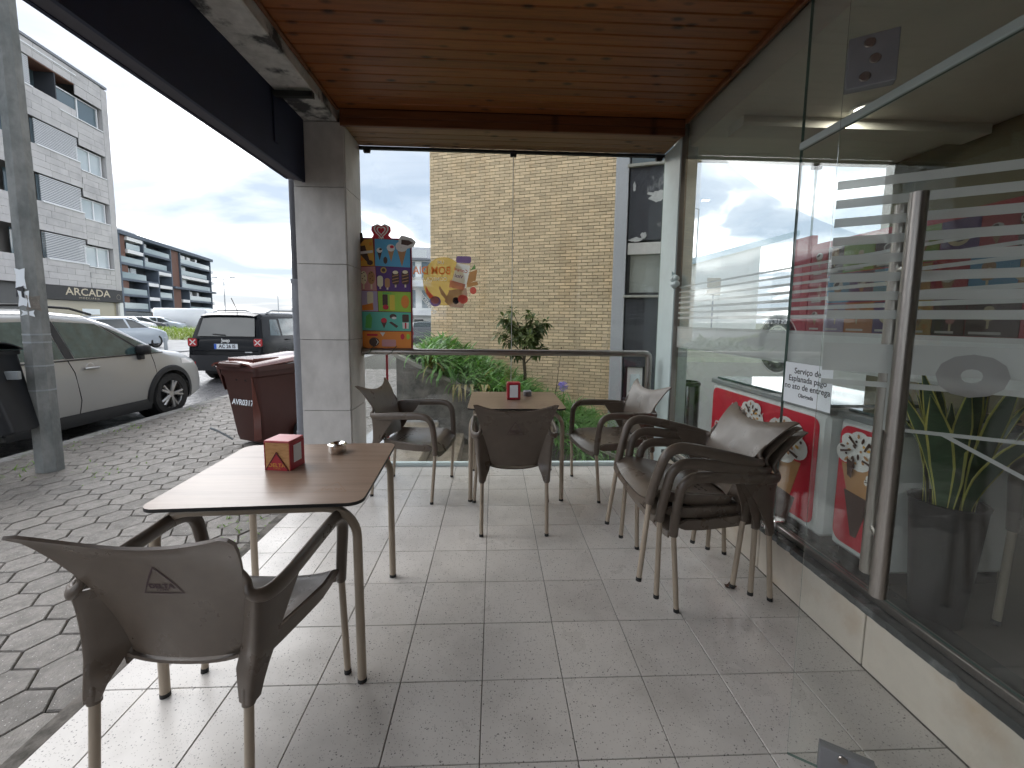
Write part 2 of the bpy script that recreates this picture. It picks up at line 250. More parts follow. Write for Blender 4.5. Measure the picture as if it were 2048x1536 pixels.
# ------------------------------------------------------------------ mesh helpers
class MB:
    def __init__(s): s.v = []; s.f = []; s.m = []
    def add(s, vs, fs, mi=0):
        o = len(s.v); s.v += [tuple(p) for p in vs]; s.f += [tuple(i + o for i in f) for f in fs]; s.m += [mi] * len(fs); return s
    def box(s, x0, x1, y0, y1, z0, z1, mi=0, M4=None):
        vs = [Vector(p) for p in ((x0, y0, z0), (x1, y0, z0), (x1, y1, z0), (x0, y1, z0), (x0, y0, z1), (x1, y0, z1), (x1, y1, z1), (x0, y1, z1))]
        if M4: vs = [M4 @ p for p in vs]
        return s.add(vs, [(0, 3, 2, 1), (4, 5, 6, 7), (0, 1, 5, 4), (1, 2, 6, 5), (2, 3, 7, 6), (3, 0, 4, 7)], mi)
    def bbox(s, x0, x1, y0, y1, z0, z1, b=.004, mi=0, M4=None):     # chamfered box
        bm = bmesh.new(); bmesh.ops.create_cube(bm, size=1)
        for v in bm.verts: v.co = Vector(((x0 + x1) / 2 + v.co.x * (x1 - x0), (y0 + y1) / 2 + v.co.y * (y1 - y0), (z0 + z1) / 2 + v.co.z * (z1 - z0)))
        bmesh.ops.bevel(bm, geom=bm.edges[:], offset=b, segments=1, affect='EDGES')
        if M4: bmesh.ops.transform(bm, matrix=M4, verts=bm.verts)
        bm.verts.index_update(); s.add([v.co for v in bm.verts], [[v.index for v in f.verts] for f in bm.faces], mi); bm.free(); return s
    def prism(s, poly, z0, z1, mi=0, M4=None, mi_side=None):          # polygon in xy, extruded along z
        n = len(poly); vs = [Vector((p[0], p[1], z0)) for p in poly] + [Vector((p[0], p[1], z1)) for p in poly]
        if M4: vs = [M4 @ p for p in vs]
        s.add(vs, [tuple(range(n))[::-1], tuple(range(n, 2 * n))], mi); o = len(s.v) - 2 * n
        s.f += [(o + i, o + (i + 1) % n, o + n + (i + 1) % n, o + n + i) for i in range(n)]; s.m += [mi if mi_side is None else mi_side] * n; return s
    def tube(s, pts, r, seg=10, mi=0, cap=True, ell=None, upv=None):
        pts = [Vector(p) for p in pts]; n = len(pts); rs = r if isinstance(r, (list, tuple)) else [r] * n
        o = len(s.v); prev = None
        for i, p in enumerate(pts):
            t = (pts[min(i + 1, n - 1)] - pts[max(i - 1, 0)]).normalized()
            if prev is None:
                a = Vector(upv) if upv else (Vector((0, 0, 1)) if abs(t.z) < .9 else Vector((1, 0, 0)))
                a = (a - t * a.dot(t)).normalized()
            else: a = (prev - t * prev.dot(t)).normalized()
            prev = a; b = t.cross(a)
            for k in range(seg):
                w = 2 * math.pi * k / seg; ra = rs[i]; ka, kb = (1, 1) if ell is None else (ell[i] if isinstance(ell, list) else ell)
                s.v.append(tuple(p + a * (math.cos(w) * ra * ka) + b * (math.sin(w) * ra * kb)))
        for i in range(n - 1):
            for k in range(seg):
                s.f.append((o + i * seg + k, o + i * seg + (k + 1) % seg, o + (i + 1) * seg + (k + 1) % seg, o + (i + 1) * seg + k)); s.m.append(mi)
        if cap: s.f += [tuple(o + k for k in range(seg))[::-1], tuple(o + (n - 1) * seg + k for k in range(seg))]; s.m += [mi, mi]
        return s
    def lathe(s, prof, c=(0, 0, 0), seg=24, axis='z', mi=0, close=False):
        o = len(s.v); n = len(prof); c = Vector(c)
        for (r, h) in prof:
            for k in range(seg):
                w = 2 * math.pi * k / seg; a, b = r * math.cos(w), r * math.sin(w)
                s.v.append(tuple(c + (Vector((a, b, h)) if axis == 'z' else Vector((h, a, b)) if axis == 'x' else Vector((a, h, b)))))
        for i in range(n - (0 if close else 1)):
            for k in range(seg):
                j = (i + 1) % n
                s.f.append((o + i * seg + k, o + i * seg + (k + 1) % seg, o + j * seg + (k + 1) % seg, o + j * seg + k)); s.m.append(mi)
        return s
    def grid(s, fn, nu, nv, thick=0.0, mi=0):                          # sheet fn(u,v) u,v in 0..1, optional thickness along normals
        P = [[Vector(fn(i / nu, j / nv)) for j in range(nv + 1)] for i in range(nu + 1)]
        o = len(s.v); wv = nv + 1
        s.v += [tuple(P[i][j]) for i in range(nu + 1) for j in range(wv)]
        F = [(o + i * wv + j, o + (i + 1) * wv + j, o + (i + 1) * wv + j + 1, o + i * wv + j + 1) for i in range(nu) for j in range(nv)]
        s.f += F; s.m += [mi] * len(F)
        if thick:
            o2 = len(s.v)
            for i in range(nu + 1):
                for j in range(wv):
                    du = P[min(i + 1, nu)][j] - P[max(i - 1, 0)][j]; dv = P[i][min(j + 1, nv)] - P[i][max(j - 1, 0)]
                    nn = du.cross(dv); nn = nn.normalized() if nn.length > 1e-12 else Vector((0, 0, 1))
                    s.v.append(tuple(P[i][j] - nn * thick))
            s.f += [tuple(x - o + o2 for x in f)[::-1] for f in F]; s.m += [mi] * len(F)
            ring = [i * wv for i in range(nu + 1)] + [nu * wv + j for j in range(1, wv)] + [i * wv + nv for i in range(nu - 1, -1, -1)] + [j for j in range(nv - 1, 0, -1)]
            k = len(ring)
            s.f += [(o + ring[a], o2 + ring[a], o2 + ring[(a + 1) % k], o + ring[(a + 1) % k]) for a in range(k)]; s.m += [mi] * k
        return s
    def mesh(s, name, smooth=False, angle=35):
        me = bpy.data.meshes.new(name); me.from_pydata(s.v, [], s.f); me.update()
        if any(s.m): me.polygons.foreach_set('material_index', s.m)
        if smooth:
            me.polygons.foreach_set('use_smooth', [True] * len(me.polygons)); me.set_sharp_from_angle(angle=R_(angle))
        return me
def fixn(me):
    bm = bmesh.new(); bm.from_mesh(me); bmesh.ops.recalc_face_normals(bm, faces=bm.faces[:]); bm.to_mesh(me); bm.free()
def obj(name, mb, mats, parent=None, smooth=False, angle=35, loc=None, rot=None, M4=None, fix=True):
    me = mb if isinstance(mb, bpy.types.Mesh) else mb.mesh(name, smooth, angle)
    if fix and not isinstance(mb, bpy.types.Mesh): fixn(me)
    if not me.materials:
        for m in (mats if isinstance(mats, (list, tuple)) else [mats]): me.materials.append(M[m] if isinstance(m, str) else m)
    o = bpy.data.objects.new(name, me); COL.objects.link(o)
    if parent: o.parent = parent
    if loc is not None: o.location = loc
    if rot is not None: o.rotation_euler = rot
    if M4 is not None: o.matrix_basis = M4
    return o
def tag(o, label=None, cat=None, group=None, kind=None):
    if label: o['label'] = label
    if cat: o['category'] = cat
    if group: o['group'] = group
    if kind: o['kind'] = kind
    return o
def thing(name, label, cat, loc=(0, 0, 0), rz=0, group=None, M4=None):
    o = bpy.data.objects.new(name, None); COL.objects.link(o); o.location = loc; o.rotation_euler = (0, 0, rz); o.empty_display_size = .1
    if M4 is not None: o.matrix_basis = M4
    return tag(o, label, cat, group)
def copy_tree(o, parent=None):
    c = o.copy(); COL.objects.link(c); c.parent = parent
    for ch in o.children: copy_tree(ch, c)
    return c
def text_polys(body, size=1.0, bold=0.0, align='CENTER', extr=0.0):
    cu = bpy.data.curves.new('t', 'FONT'); cu.body = body; cu.size = size; cu.align_x = align; cu.align_y = 'CENTER'; cu.offset = bold; cu.resolution_u = 3; cu.extrude = extr
    to = bpy.data.objects.new('t', cu); COL.objects.link(to); dg = bpy.context.evaluated_depsgraph_get(); me = bpy.data.meshes.new_from_object(to.evaluated_get(dg))
    vs = [tuple(v.co) for v in me.vertices]; fs = [tuple(p.vertices) for p in me.polygons]
    bpy.data.objects.remove(to); bpy.data.curves.remove(cu); bpy.data.meshes.remove(me); return vs, fs
def add_text(mb, body, size, M4, bold=0.0, mi=0, extr=0.0, align='CENTER', sx=1.0, fn=None):
    vs, fs = text_polys(body, size, bold, align, extr)
    vs = [Vector((v[0] * sx, v[1], v[2])) for v in vs]
    mb.add([fn(v) if fn else M4 @ v for v in vs], fs, mi)
def frame(o, x, y):            # matrix with given origin, local x and y axes
    x = Vector(x).normalized(); y = Vector(y).normalized(); z = x.cross(y); o = Vector(o)
    return Matrix(((x.x, y.x, z.x, o.x), (x.y, y.y, z.y, o.y), (x.z, y.z, z.z, o.z), (0, 0, 0, 1)))
def ellipse(cx, cy, rx, ry, n=16, a=0.0): return [(cx + rx * math.cos(t) * math.cos(a) - ry * math.sin(t) * math.sin(a), cy + rx * math.cos(t) * math.sin(a) + ry * math.sin(t) * math.cos(a)) for t in [2 * math.pi * i / n for i in range(n)]]
def rrect(x0, x1, y0, y1, r, n=5):
    p = []
    for cx, cy, a0 in ((x1 - r, y1 - r, 0), (x0 + r, y1 - r, 90), (x0 + r, y0 + r, 180), (x1 - r, y0 + r, 270)):
        p += [(cx + r * math.cos(R_(a0 + 90 * k / n)), cy + r * math.sin(R_(a0 + 90 * k / n))) for k in range(n + 1)]
    return p
def interp(tab, x):
    if x <= tab[0][0]: return tab[0][1]
    for (a, b), (c, d) in zip(tab, tab[1:]):
        if x <= c: return b + (d - b) * (x - a) / (c - a)
    return tab[-1][1]

# ================================================================== SETTING
g = MB()
for x0, x1, y0, y1 in ((-900, -1.37, -900, 2500), (-1.37, 900, 12, 2500), (-1.37, 900, -900, 3.9), (4.6, 900, 3.9, 12), (-1.37, 2.0, 9.9, 12)):
    g.add([(x0, y0, -.2), (x1, y0, -.2), (x1, y1, -.2), (x0, y1, -.2)], [(0, 1, 2, 3)])
tag(obj('ground', g, 'ground'), kind='structure')
tag(obj('road', MB().box(-13.6, -4.92, -20, 120, -.19, -.15), 'asphalt'), kind='structure')
tag(obj('far_pavement', MB().box(-24.0, -13.6, -20, 60, -.19, -.10).box(-60, -24.02, 30, 70, -.19, -.11), mat('pale pavement', (.30, .30, .30), .6, var=.15, scale=1.5, rvar=.15)), kind='structure')
kb = tag(obj('kerb', MB().box(-4.915, -4.78, -6, -5.5, -.2, -.031), 'kerb'), kind='structure')
ks = MB().bbox(-4.92, -4.775, 0, .985, -.2, -.028, .012).mesh('kerb_stone'); ks.materials.append(M['kerb']); fixn(ks)
for i in range(34): obj('kerb_stone', ks, None, kb, loc=(random.uniform(-.004, .004), -5.4 + i * 1.0, random.uniform(-.004, .004)))
# sidewalk with hexagonal pavers
sw = tag(obj('sidewalk', MB().box(-4.77, -1.56, -6, 34, -.19, -.046).box(-1.56, -.76, 4.03, 5.88, -.19, -.036), ['paver_joint']), kind='structure')
hw_, hf, hh = .1085, .0545, .0955
hexp = [(hw_, 0), (hf, hh), (-hf, hh), (-hw_, 0), (-hf, -hh), (hf, -hh)]
def hexmesh(k):
    rr = random.Random(k); mb = MB(); s1 = .98; s2 = .935
    lo = [(x * s1, y * s1 * 1.0, -.03) for x, y in hexp]; mid = [(x * s1, y * s1, -.006) for x, y in hexp]; top = [(x * s2, y * s2, rr.uniform(-.0015, .0015)) for x, y in hexp]
    n = 6; mb.add(lo + mid + top, [tuple(range(12, 18))] + [(i, (i + 1) % n, n + (i + 1) % n, n + i) for i in range(n)] + [(n + i, n + (i + 1) % n, 12 + (i + 1) % n, 12 + i) for i in range(n)])
    return mb
hexes = []
for c in range(0, 20):
    for r in range(-2, 68):
        x = -4.66 + c * .163; y = .3 + r * .193 + (.0965 if c % 2 else 0)
        if x < -1.50 and y < 12: hexes.append((x, y))
inview = sorted([h for h in hexes if h[1] > 1.0 and h[0] / h[1] > -1.25 and not (h[1] > 3.2 and h[0] / h[1] > -.47 and h[1] < 7)], key=lambda h: h[0] ** 2 + h[1] ** 2)
near = set(inview[:295])
hm = []
for k in range(6):
    me = hexmesh(k).mesh('paver'); me.materials.append(M['paver']); fixn(me); hm.append(me)
rest = MB()
for h in hexes:
    dz = -.028 + random.uniform(-.002, .002); tilt = (random.uniform(-.009, .009), random.uniform(-.009, .009), random.uniform(-.012, .012))
    if h in near: obj('paver', random.choice(hm), None, sw, loc=(h[0], h[1], dz), rot=tilt)
    else:
        q = hexmesh(random.randrange(99)); rest.add([(v[0] + h[0], v[1] + h[1], v[2] + dz + v[0] * tilt[1] + v[1] * tilt[0]) for v in q.v], q.f)
tag(obj('pavers_beyond', rest, 'paver', sw), kind='stuff')
ed = tag(obj('edging_stone', MB().box(-1.56, -1.475, -4, -3.1, -.15, -.012), 'edging'), kind='structure')
es = MB().bbox(-1.558, -1.478, 0, .79, -.15, -.010, .01).mesh('edging_piece'); es.materials.append(M['edging']); fixn(es)
for i in range(9): obj('edging_piece', es, None, ed, loc=(random.uniform(-.006, .006), -3.0 + i * .8, random.uniform(-.012, 0)))
obj('landing_slab', MB().bbox(-1.55, -.77, 4.05, 5.86, -.10, -.012, .01), mat('wet pale landing', (.42, .42, .42), .25, var=.12, scale=5), sw)
# terrace floor of terrazzo tiles
tf = tag(obj('terrace_floor', MB().box(-1.472, 1.56, -3.2, 3.93, -.16, -.0045), 'grout'), kind='structure')
tm = MB().bbox(-.156, .156, -.1538, .1538, -.02, 0, .0016).mesh('floor_tile'); tm.materials.append(M['tile']); fixn(tm)
TX, TY = .3155, .3105
def cut_tile(x0, x1, y0, y1):
    obj('floor_tile', MB().bbox(x0 + .0015, x1 - .0015, y0 + .0015, y1 - .0015, -.02, 0, .0016), 'tile', tf)
for i in range(-5, 6):
    for j in range(-11, 9):
        x0 = -.036 + i * TX; y0 = 1.2 + j * TY
        a, b = max(x0, -1.47), min(x0 + TX, 1.518); c, d = y0, min(y0 + TY, 3.925)
        if b - a < .01 or d - c < .01: continue
        if b - a < TX - .01 or d - c < TY - .01: cut_tile(a, b, c, d)
        else: obj('floor_tile', tm, None, tf, loc=(x0 + TX / 2, y0 + TY / 2, random.uniform(-.0006, .0006)))
# wooden ceiling
ce = tag(obj('ceiling', MB().box(-1.26, 1.62, -3.2, 3.60, 3.066, 3.12), 'groove'), kind='structure')
pm = []
for k in range(2):
    mb = MB(); P = .0972
    mb.add([(-1.258, -P / 2 + .003, .02), (-1.258, -P / 2 + .003, .009), (-1.258, -P / 2 + .008, 0), (-1.258, P / 2 - .008, 0), (-1.258, P / 2 - .003, .009), (-1.258, P / 2 - .003, .02)] + [(1.575, -P / 2 + .003, .02), (1.575, -P / 2 + .003, .009), (1.575, -P / 2 + .008, 0), (1.575, P / 2 - .008, 0), (1.575, P / 2 - .003, .009), (1.575, P / 2 - .003, .02)],
           [(i, i + 6, i + 7, i + 1) for i in range(5)] + [(0, 1, 2, 3, 4, 5), (11, 10, 9, 8, 7, 6)])
    me = mb.mesh('ceiling_plank'); fixn(me); me.materials.append(M['plank']); pm.append(me)
for i in range(69): obj('ceiling_plank', pm[0], None, ce, loc=(0, 3.505 - i * .0972, 3.05))
obj('edge_batten', MB().bbox(1.548, 1.574, -3.1, 3.55, 3.012, 3.049, .004), 'plank_dark', ce)
obj('edge_batten', MB().bbox(-1.257, -1.232, -3.1, 3.55, 3.03, 3.049, .004), 'plank_dark', ce)
for k in range(2): obj('fascia_board', MB().bbox(-1.235, 1.56, 3.556 + .004 * k, 3.585, 2.922 + k * .066, 2.986 + k * .066, .005), 'plank_dark', ce)
for k in range(4): obj('soffit_plank', MB().bbox(-1.205, 1.55, 3.587 + k * .0925, 3.676 + k * .0925, 2.925, 2.94, .005), 'plank_pale', ce)
obj('soffit_backing', MB().box(-1.2, 1.55, 3.59, 3.96, 2.942, 3.06), 'groove', ce)
tag(obj('upper_light_block', MB().box(-1.70, 6.0, -3.6, 4.0, 3.125, 7.0), 'limestone'), kind='structure')  # unseen block added over the ceiling to keep light out
# unseen wall added behind the camera to darken the terrace and door reflections
tag(obj('added_dark_wall', MB().box(-1.25, 1.70, -3.4, -3.2, -.05, 3.1).box(1.58, 1.70, -3.199, -.70, -.05, 3.1), mat('dark unseen wall', (.07, .06, .05), .7, var=.2)), kind='structure')

# ------------------------------------------------------------------ stone pillar
pl = thing('stone_pillar', 'pale limestone clad pillar between the glass screen and the brown bin', 'pillar', (-1.41, 3.77, 0))
obj('core', MB().box(-.188, .188, -.188, .188, -.15, 2.955), 'joint', pl)
zs = [-.12, .62, 1.22, 1.84, 2.45, 2.953]
for a, b in zip(zs, zs[1:]):
    obj('stone_slab', MB().bbox(-.200, .198, -.205, -.190, a + .002, b - .002, .002), 'limestone', pl)
    obj('stone_slab', MB().bbox(.190, .205, -.187, .19, a + .002 + (0), b - .002, .002), 'limestone', pl)
    obj('stone_slab', MB().bbox(-.205, -.190, -.187, .2, a + .002, b - .002, .002), 'limestone', pl)
    obj('stone_slab', MB().bbox(-.187, .187, .190, .204, a + .002, b - .002, .002), 'limestone', pl)
# rain downpipe
dp = thing('downpipe', 'grey painted rain downpipe running up the street side of the pillar', 'pipe', (-1.735, 3.80, 0))
obj('lower_pipe', MB().tube([(0, 0, -.04), (0, 0, 1.72)], .034, 16), 'pipe', dp, smooth=True)
obj('upper_pipe', MB().tube([(0, .012, 1.70), (0, .012, 3.1)], .030, 16), 'pipe_dark', dp, smooth=True)
for z in (.35, 1.02, 1.45, 1.70): obj('pipe_collar', MB().tube([(0, 0, z), (0, 0, z + .035)], .039, 16), 'pipe', dp, smooth=True)
# concrete edge beam, steel fascia
bm_ = thing('concrete_beam', 'stained grey concrete edge beam above the terrace', 'beam')
obj('beam_body', MB().bbox(-1.53, -1.262, -3.2, 3.96, 2.957, 3.12, .008), 'concrete', bm_)
fz = thing('steel_fascia', 'long navy blue steel fascia hanging along the street edge', 'fascia')
obj('face_plate', MB().box(-1.535, -1.515, -3.2, 3.555, 2.478, 2.955), 'navy', fz)
obj('outer_plate', MB().box(-1.665, -1.645, -3.2, 3.555, 2.50, 3.13), 'navy', fz)
obj('bottom_plate', MB().add([(-1.645, -3.2, 2.505), (-1.535, -3.2, 2.482), (-1.535, 3.55, 2.482), (-1.645, 3.55, 2.505), (-1.645, -3.2, 2.52), (-1.535, -3.2, 2.50), (-1.535, 3.55, 2.50), (-1.645, 3.55, 2.52)], [(0, 1, 2, 3), (4, 5, 6, 7), (0, 1, 5, 4), (1, 2, 6, 5), (2, 3, 7, 6), (3, 0, 4, 7)]), 'navy_under', fz)
obj('cover_strip', MB().bbox(-1.514, -1.505, 3.08, 3.13, 2.60, 2.93, .003), 'navy', fz)
br = atx(580, 171, -1.4)
bk = thing('awning_bracket', 'short black square bar sticking out of the navy fascia', 'bracket')
obj('bar', MB().bbox(-1.513, -1.255, br.y - .02, br.y + .02, 2.90, 2.938, .004), 'black', bk)
obj('end_cap', MB().bbox(-1.254, -1.246, br.y - .022, br.y + .022, 2.897, 2.94, .003), 'cladding', bk)

# ------------------------------------------------------------------ glass end screen
gs = thing('glass_screen', 'floor to ceiling clear glass screen at the far end of the terrace', 'glass screen', (0, 3.955, 0))
XJ = .165
for a, b in ((-1.215, XJ - .004), (XJ + .004, 1.555)):
    mb = MB(); mb.add([(a, -.005, .03), (b, -.005, .03), (b, .005, .03), (a, .005, .03), (a, -.005, 2.90), (b, -.005, 2.90), (b, .005, 2.90), (a, .005, 2.90)], [(0, 1, 5, 4), (2, 3, 7, 6)], 0)
    mb.add([(a, -.005, .03), (b, -.005, .03), (b, .005, .03), (a, .005, .03), (a, -.005, 2.90), (b, -.005, 2.90), (b, .005, 2.90), (a, .005, 2.90)], [(0, 1, 2, 3), (4, 5, 6, 7), (1, 2, 6, 5), (3, 0, 4, 7)], 1)
    obj('glass_pane', mb, ['glass', 'glass_edge'], gs)
obj('joint_seal', MB().box(XJ - .003, XJ + .003, -.0045, .0045, .03, 2.9), mat('grey silicone', (.55, .56, .55), .5), gs)
obj('bottom_channel', MB().bbox(-1.215, 1.555, -.022, .03, -.01, .032, .004), 'whiteframe', gs)
obj('top_seal', MB().bbox(-1.21, 1.552, -.018, .018, 2.895, 2.92, .003), 'black', gs)
for x in (-1.14, XJ, 1.50): obj('clip', MB().prism([(-.034, .045), (.034, .045), (.026, 0), (-.026, 0)], -.016, .016, 0, frame((x, 0, 2.868), (1, 0, 0), (0, 0, 1))), 'black', gs)
obj('floor_clip', MB().bbox(XJ - .05, XJ + .05, -.045, .03, .0, .028, .004), 'cladding', gs)
obj('floor_clip', MB().bbox(1.28, 1.33, -.045, .03, .0, .028, .004), 'cladding', gs)
# mirrored breakfast sticker on the outside of the pane (seen from behind)
stk = thing('window_sticker', 'round yellow breakfast sticker seen from behind on the glass screen', 'sticker')
cs = aty(893, 565, 3.947); FS = frame(cs, (-1, 0, 0), (0, 0, 1))     # x axis mirrored: the sticker reads from outside
SCL = 3.95 / 840
def film(n, c, op): return film_mat(n, c, op)
FY, FO, FW, FPK, FBR = film('sticker yellow', (.80, .58, .14), .55), film('sticker orange', (.75, .20, .05), .85), film('sticker white', (.9, .9, .88), .85), film('sticker pink', (.80, .35, .30), .55), film('sticker brown', (.45, .28, .22), .55)
FPU, FRD, FTN = film('sticker purple', (.28, .18, .42), .75), film('sticker red', (.75, .15, .12), .7), film('sticker tan', (.60, .34, .14), .7)
def stp(name, poly, m, lay, parent=stk): return obj(name, MB().prism([(-(x - 893) * SCL, -(y - 565) * SCL) for x, y in poly], -.0004 - .0006 * lay, -.0001 - .0006 * lay, 0, FS), m, parent)
stp('yellow_disc', ellipse(888, 563, 41, 47, 28), FY, 0)
stp('jug', [(898, 580), (932, 575), (934, 590), (925, 614), (900, 612), (889, 602)], FBR, 1); stp('jug_handle', [(880, 572), (890, 586), (897, 596), (893, 600), (882, 588), (878, 576)], FBR, 2)
stp('yogurt_jar', [(913, 527), (939, 532), (931, 575), (903, 565)], FW, 3); stp('jar_lid', rrect(912, 941, 514, 527, 4), FPU, 4)
stp('label_band', [(900, 560), (930, 568), (927, 580), (898, 574)], FPK, 5)
stp('rose_fruit', ellipse(925, 597, 10, 9), FRD, 6); stp('fig_half', ellipse(871, 602, 11, 10), FPU, 2); stp('fig_flesh', ellipse(870, 600, 8, 7), FPK, 3)
stp('papaya_slice', [(852, 570), (858, 582), (868, 592), (872, 597), (860, 596), (853, 586)], FRD, 2); stp('raspberry', ellipse(945, 580, 6.5, 7), FRD, 2)
stp('cinnamon_stick', [(938, 545), (953, 539), (950, 560), (932, 568)], FTN, 2); stp('cinnamon_stick', [(932, 566), (953, 562), (955, 569), (934, 574)], FTN, 3); stp('mint_leaf', [(940, 541), (948, 529), (949, 538)], film('sticker green', (.2, .45, .15), .7), 3); stp('blackcurrant', ellipse(911, 600, 6, 7), film('sticker black', (.05, .05, .06), .8), 5)
def sttext(body, px, py, size, m, lay, bold=0.0, rot=0.0, sx=1.0):
    mb = MB(); add_text(mb, body, size, FS @ Matrix.Translation((-(px - 893) * SCL, -(py - 565) * SCL, -.0002 - .0006 * lay)) @ Matrix.Rotation(rot, 4, 'Z'), bold, sx=sx); obj('lettering', mb, m, stk, fix=False)
sttext('UM', 882, 527, .040, FW, 3, .001); sttext('BOM DIA', 865, 543, .098, FO, 4, .002, sx=.86); sttext('COMEÇA ASSIM', 860, 559, .046, FW, 3, .001)
sttext('INGREDIENTES', 848, 596, .052, FW, 3, .0012, R_(52)); sttext('Compal', 921, 541, .040, FRD, 4, .001, R_(14)); sttext('Vital', 917, 553, .042, FPU, 4, .001, R_(14))
# ------------------------------------------------------------------ handrail
hr = thing('handrail', 'brushed steel handrail across the glass screen', 'handrail', (0, 3.90, 0))
zr = 1.10
pts = [(-1.20, 0, zr), (1.42, 0, zr), (1.445, 0, zr - .004), (1.462, 0, zr - .018), (1.466, 0, zr - .045), (1.466, 0, .012)]
obj('rail', MB().tube(pts, .029, 16), 'steel', hr, smooth=True)
obj('wall_flange', MB().lathe([(0, -1.193), (.043, -1.193), (.043, -1.203), (0, -1.203)], (0, 0, zr), 20, 'x'), 'steel', hr)
obj('base_plate', MB().lathe([(0, .012), (.045, .012), (.045, .002), (0, .002)], (1.466, 0, 0), 20), 'steel', hr)

# ================================================================== SHOP FRONT
XG = 1.58
sf = thing('shop_front', 'cream plinth and clear glazing of the cafe front with frosted stripes', 'shop front')
ys = [3.62, 2.95, 2.22, 1.535, .80, .1, -.6]
for a, b in zip(ys, ys[1:]): obj('plinth_slab', MB().bbox(1.52, 1.56, b + .003, a - .003, .001, .232, .003), 'plinth', sf)
obj('plinth_core', MB().box(1.56, 1.72, -.6, 3.95, -.1, .231), 'joint', sf)
mb = MB(); n = 150
for i in range(n):                                                      # chipped front lip
    y0, y1 = .62 + (3.62 - .62) * i / n, .62 + (3.62 - .62) * (i + 1) / n
    def lip(y): h_ = math.sin(round(y, 4) * 127.1) * 43758.5; fr_ = h_ - math.floor(h_); return 1.507 + .004 * fr_ + (.007 if fr_ > .93 else 0)
    mb.add([(lip(y0), y0, .234), (1.72, y0, .234), (1.72, y1, .234), (lip(y1), y1, .234), (lip(y0) + .004, y0, .262), (1.72, y0, .262), (1.72, y1, .262), (lip(y1) + .004, y1, .262)], [(0, 3, 2, 1), (4, 5, 6, 7), (3, 0, 4, 7)] + ([(0, 1, 5, 4)] if i == 0 else []) + ([(2, 3, 7, 6)] if i == n - 1 else []))
obj('marble_sill', mb, 'marble', sf)
obj('bottom_channel', MB().bbox(XG - .018, XG + .018, .62, 3.60, .263, .295, .003), 'steel', sf)
def pane(x, y0, y1, z0, z1, parent, nm='glass_pane', th=.01, m=('glass_shop', 'glass_edge')):
    mb = MB(); V = [(x - th / 2, y0, z0), (x + th / 2, y0, z0), (x + th / 2, y1, z0), (x - th / 2, y1, z0), (x - th / 2, y0, z1), (x + th / 2, y0, z1), (x + th / 2, y1, z1), (x - th / 2, y1, z1)]
    mb.add(V, [(3, 0, 4, 7), (1, 2, 6, 5)], 0); mb.add(V, [(0, 1, 2, 3), (4, 5, 6, 7), (0, 1, 5, 4), (2, 3, 7, 6)], 1); return obj(nm, mb, list(m), parent)
YL1 = 2.20
pane(XG, YL1 + .004, 3.60, .296, 3.04, sf); pane(XG, .80, YL1 - .004, .296, 2.285, sf); pane(XG, .80, YL1 - .004, 2.325, 3.04, sf)
obj('header_rail', MB().bbox(XG - .016, XG + .016, .80, YL1, 2.287, 2.323, .004), 'whiteframe', sf)
obj('glass_clip', MB().bbox(XG - .03, XG + .024, YL1 - .055, YL1 + .035, .255, .315, .004), 'steel_bright', sf)
obj('corner_panel', MB().bbox(XG - .03, XG + .12, 3.605, 3.942, .0, 2.92, .005), 'whiteframe', sf)
obj('corner_mullion', MB().bbox(XG - .022, XG + .03, 3.595, 3.604, .29, 3.04, .002), 'steel', sf)
for k in range(7): obj('frosted_stripe', MB().box(XG + .0055, XG + .0065, .82, 3.58, 1.425 + k * .044, 1.425 + k * .044 + .019 - .0012 * k), 'frost', sf)
obj('frosted_band', MB().box(XG + .0055, XG + .0065, .82, 3.58, 1.195, 1.345), film_mat('dense frosted film', (.9, .92, .92), .85), sf); obj('frosted_line', MB().box(XG + .0055, XG + .0065, .82, 3.58, 1.185, 1.198), 'frost', sf); obj('frosted_line', MB().box(XG + .0055, XG + .0065, .82, 3.58, 1.345, 1.362), 'frost', sf)
# round bakery logo on the pane (reads from inside)
cl = atx(1553, 688, XG + .008); FL = frame((XG + .0085, cl.y, cl.z), (0, 1, 0), (0, 0, 1))
def ring(r0, r1, n=48, a0=0, a1=360): return [(r1 * math.cos(R_(a0 + (a1 - a0) * i / n)), r1 * math.sin(R_(a0 + (a1 - a0) * i / n))) for i in range(n + 1)], [(r0 * math.cos(R_(a0 + (a1 - a0) * i / n)), r0 * math.sin(R_(a0 + (a1 - a0) * i / n))) for i in range(n + 1)]
def ringmesh(mb, r0, r1, M4, z=0, mi=0, a0=0, a1=360, n=48):
    A, B = ring(r0, r1, n, a0, a1)
    mb.add([M4 @ Vector((x, y, z)) for x, y in A] + [M4 @ Vector((x, y, z)) for x, y in B], [(i, i + 1, n + 2 + i, n + 1 + i) for i in range(n)], mi)
mb = MB(); ringmesh(mb, .105, .158, FL, 0); obj('round_logo', mb, film_mat('logo black', (.012, .012, .014), .75), sf, fix=False)
mb = MB(); ringmesh(mb, .160, .168, FL, 0); ringmesh(mb, .090, .095, FL, 0); obj('logo_ring', mb, 'frost', sf, fix=False)
mb = MB()
for txt, am, dirn in (('PASTELARIA', 90, -1), ('PADARIA', 270, 1)):
    for i, chx in enumerate(txt):
        a = am + dirn * (i - (len(txt) - 1) / 2) * 13
        T = Matrix.Rotation(R_(a), 4, 'Z') @ Matrix.Translation((.127, 0, .0012)) @ Matrix.Rotation(R_(-90 if dirn < 0 else 90), 4, 'Z')
        add_text(mb, chx, .04, FL @ T, .001)
obj('logo_lettering', mb, 'paper', sf, fix=False)
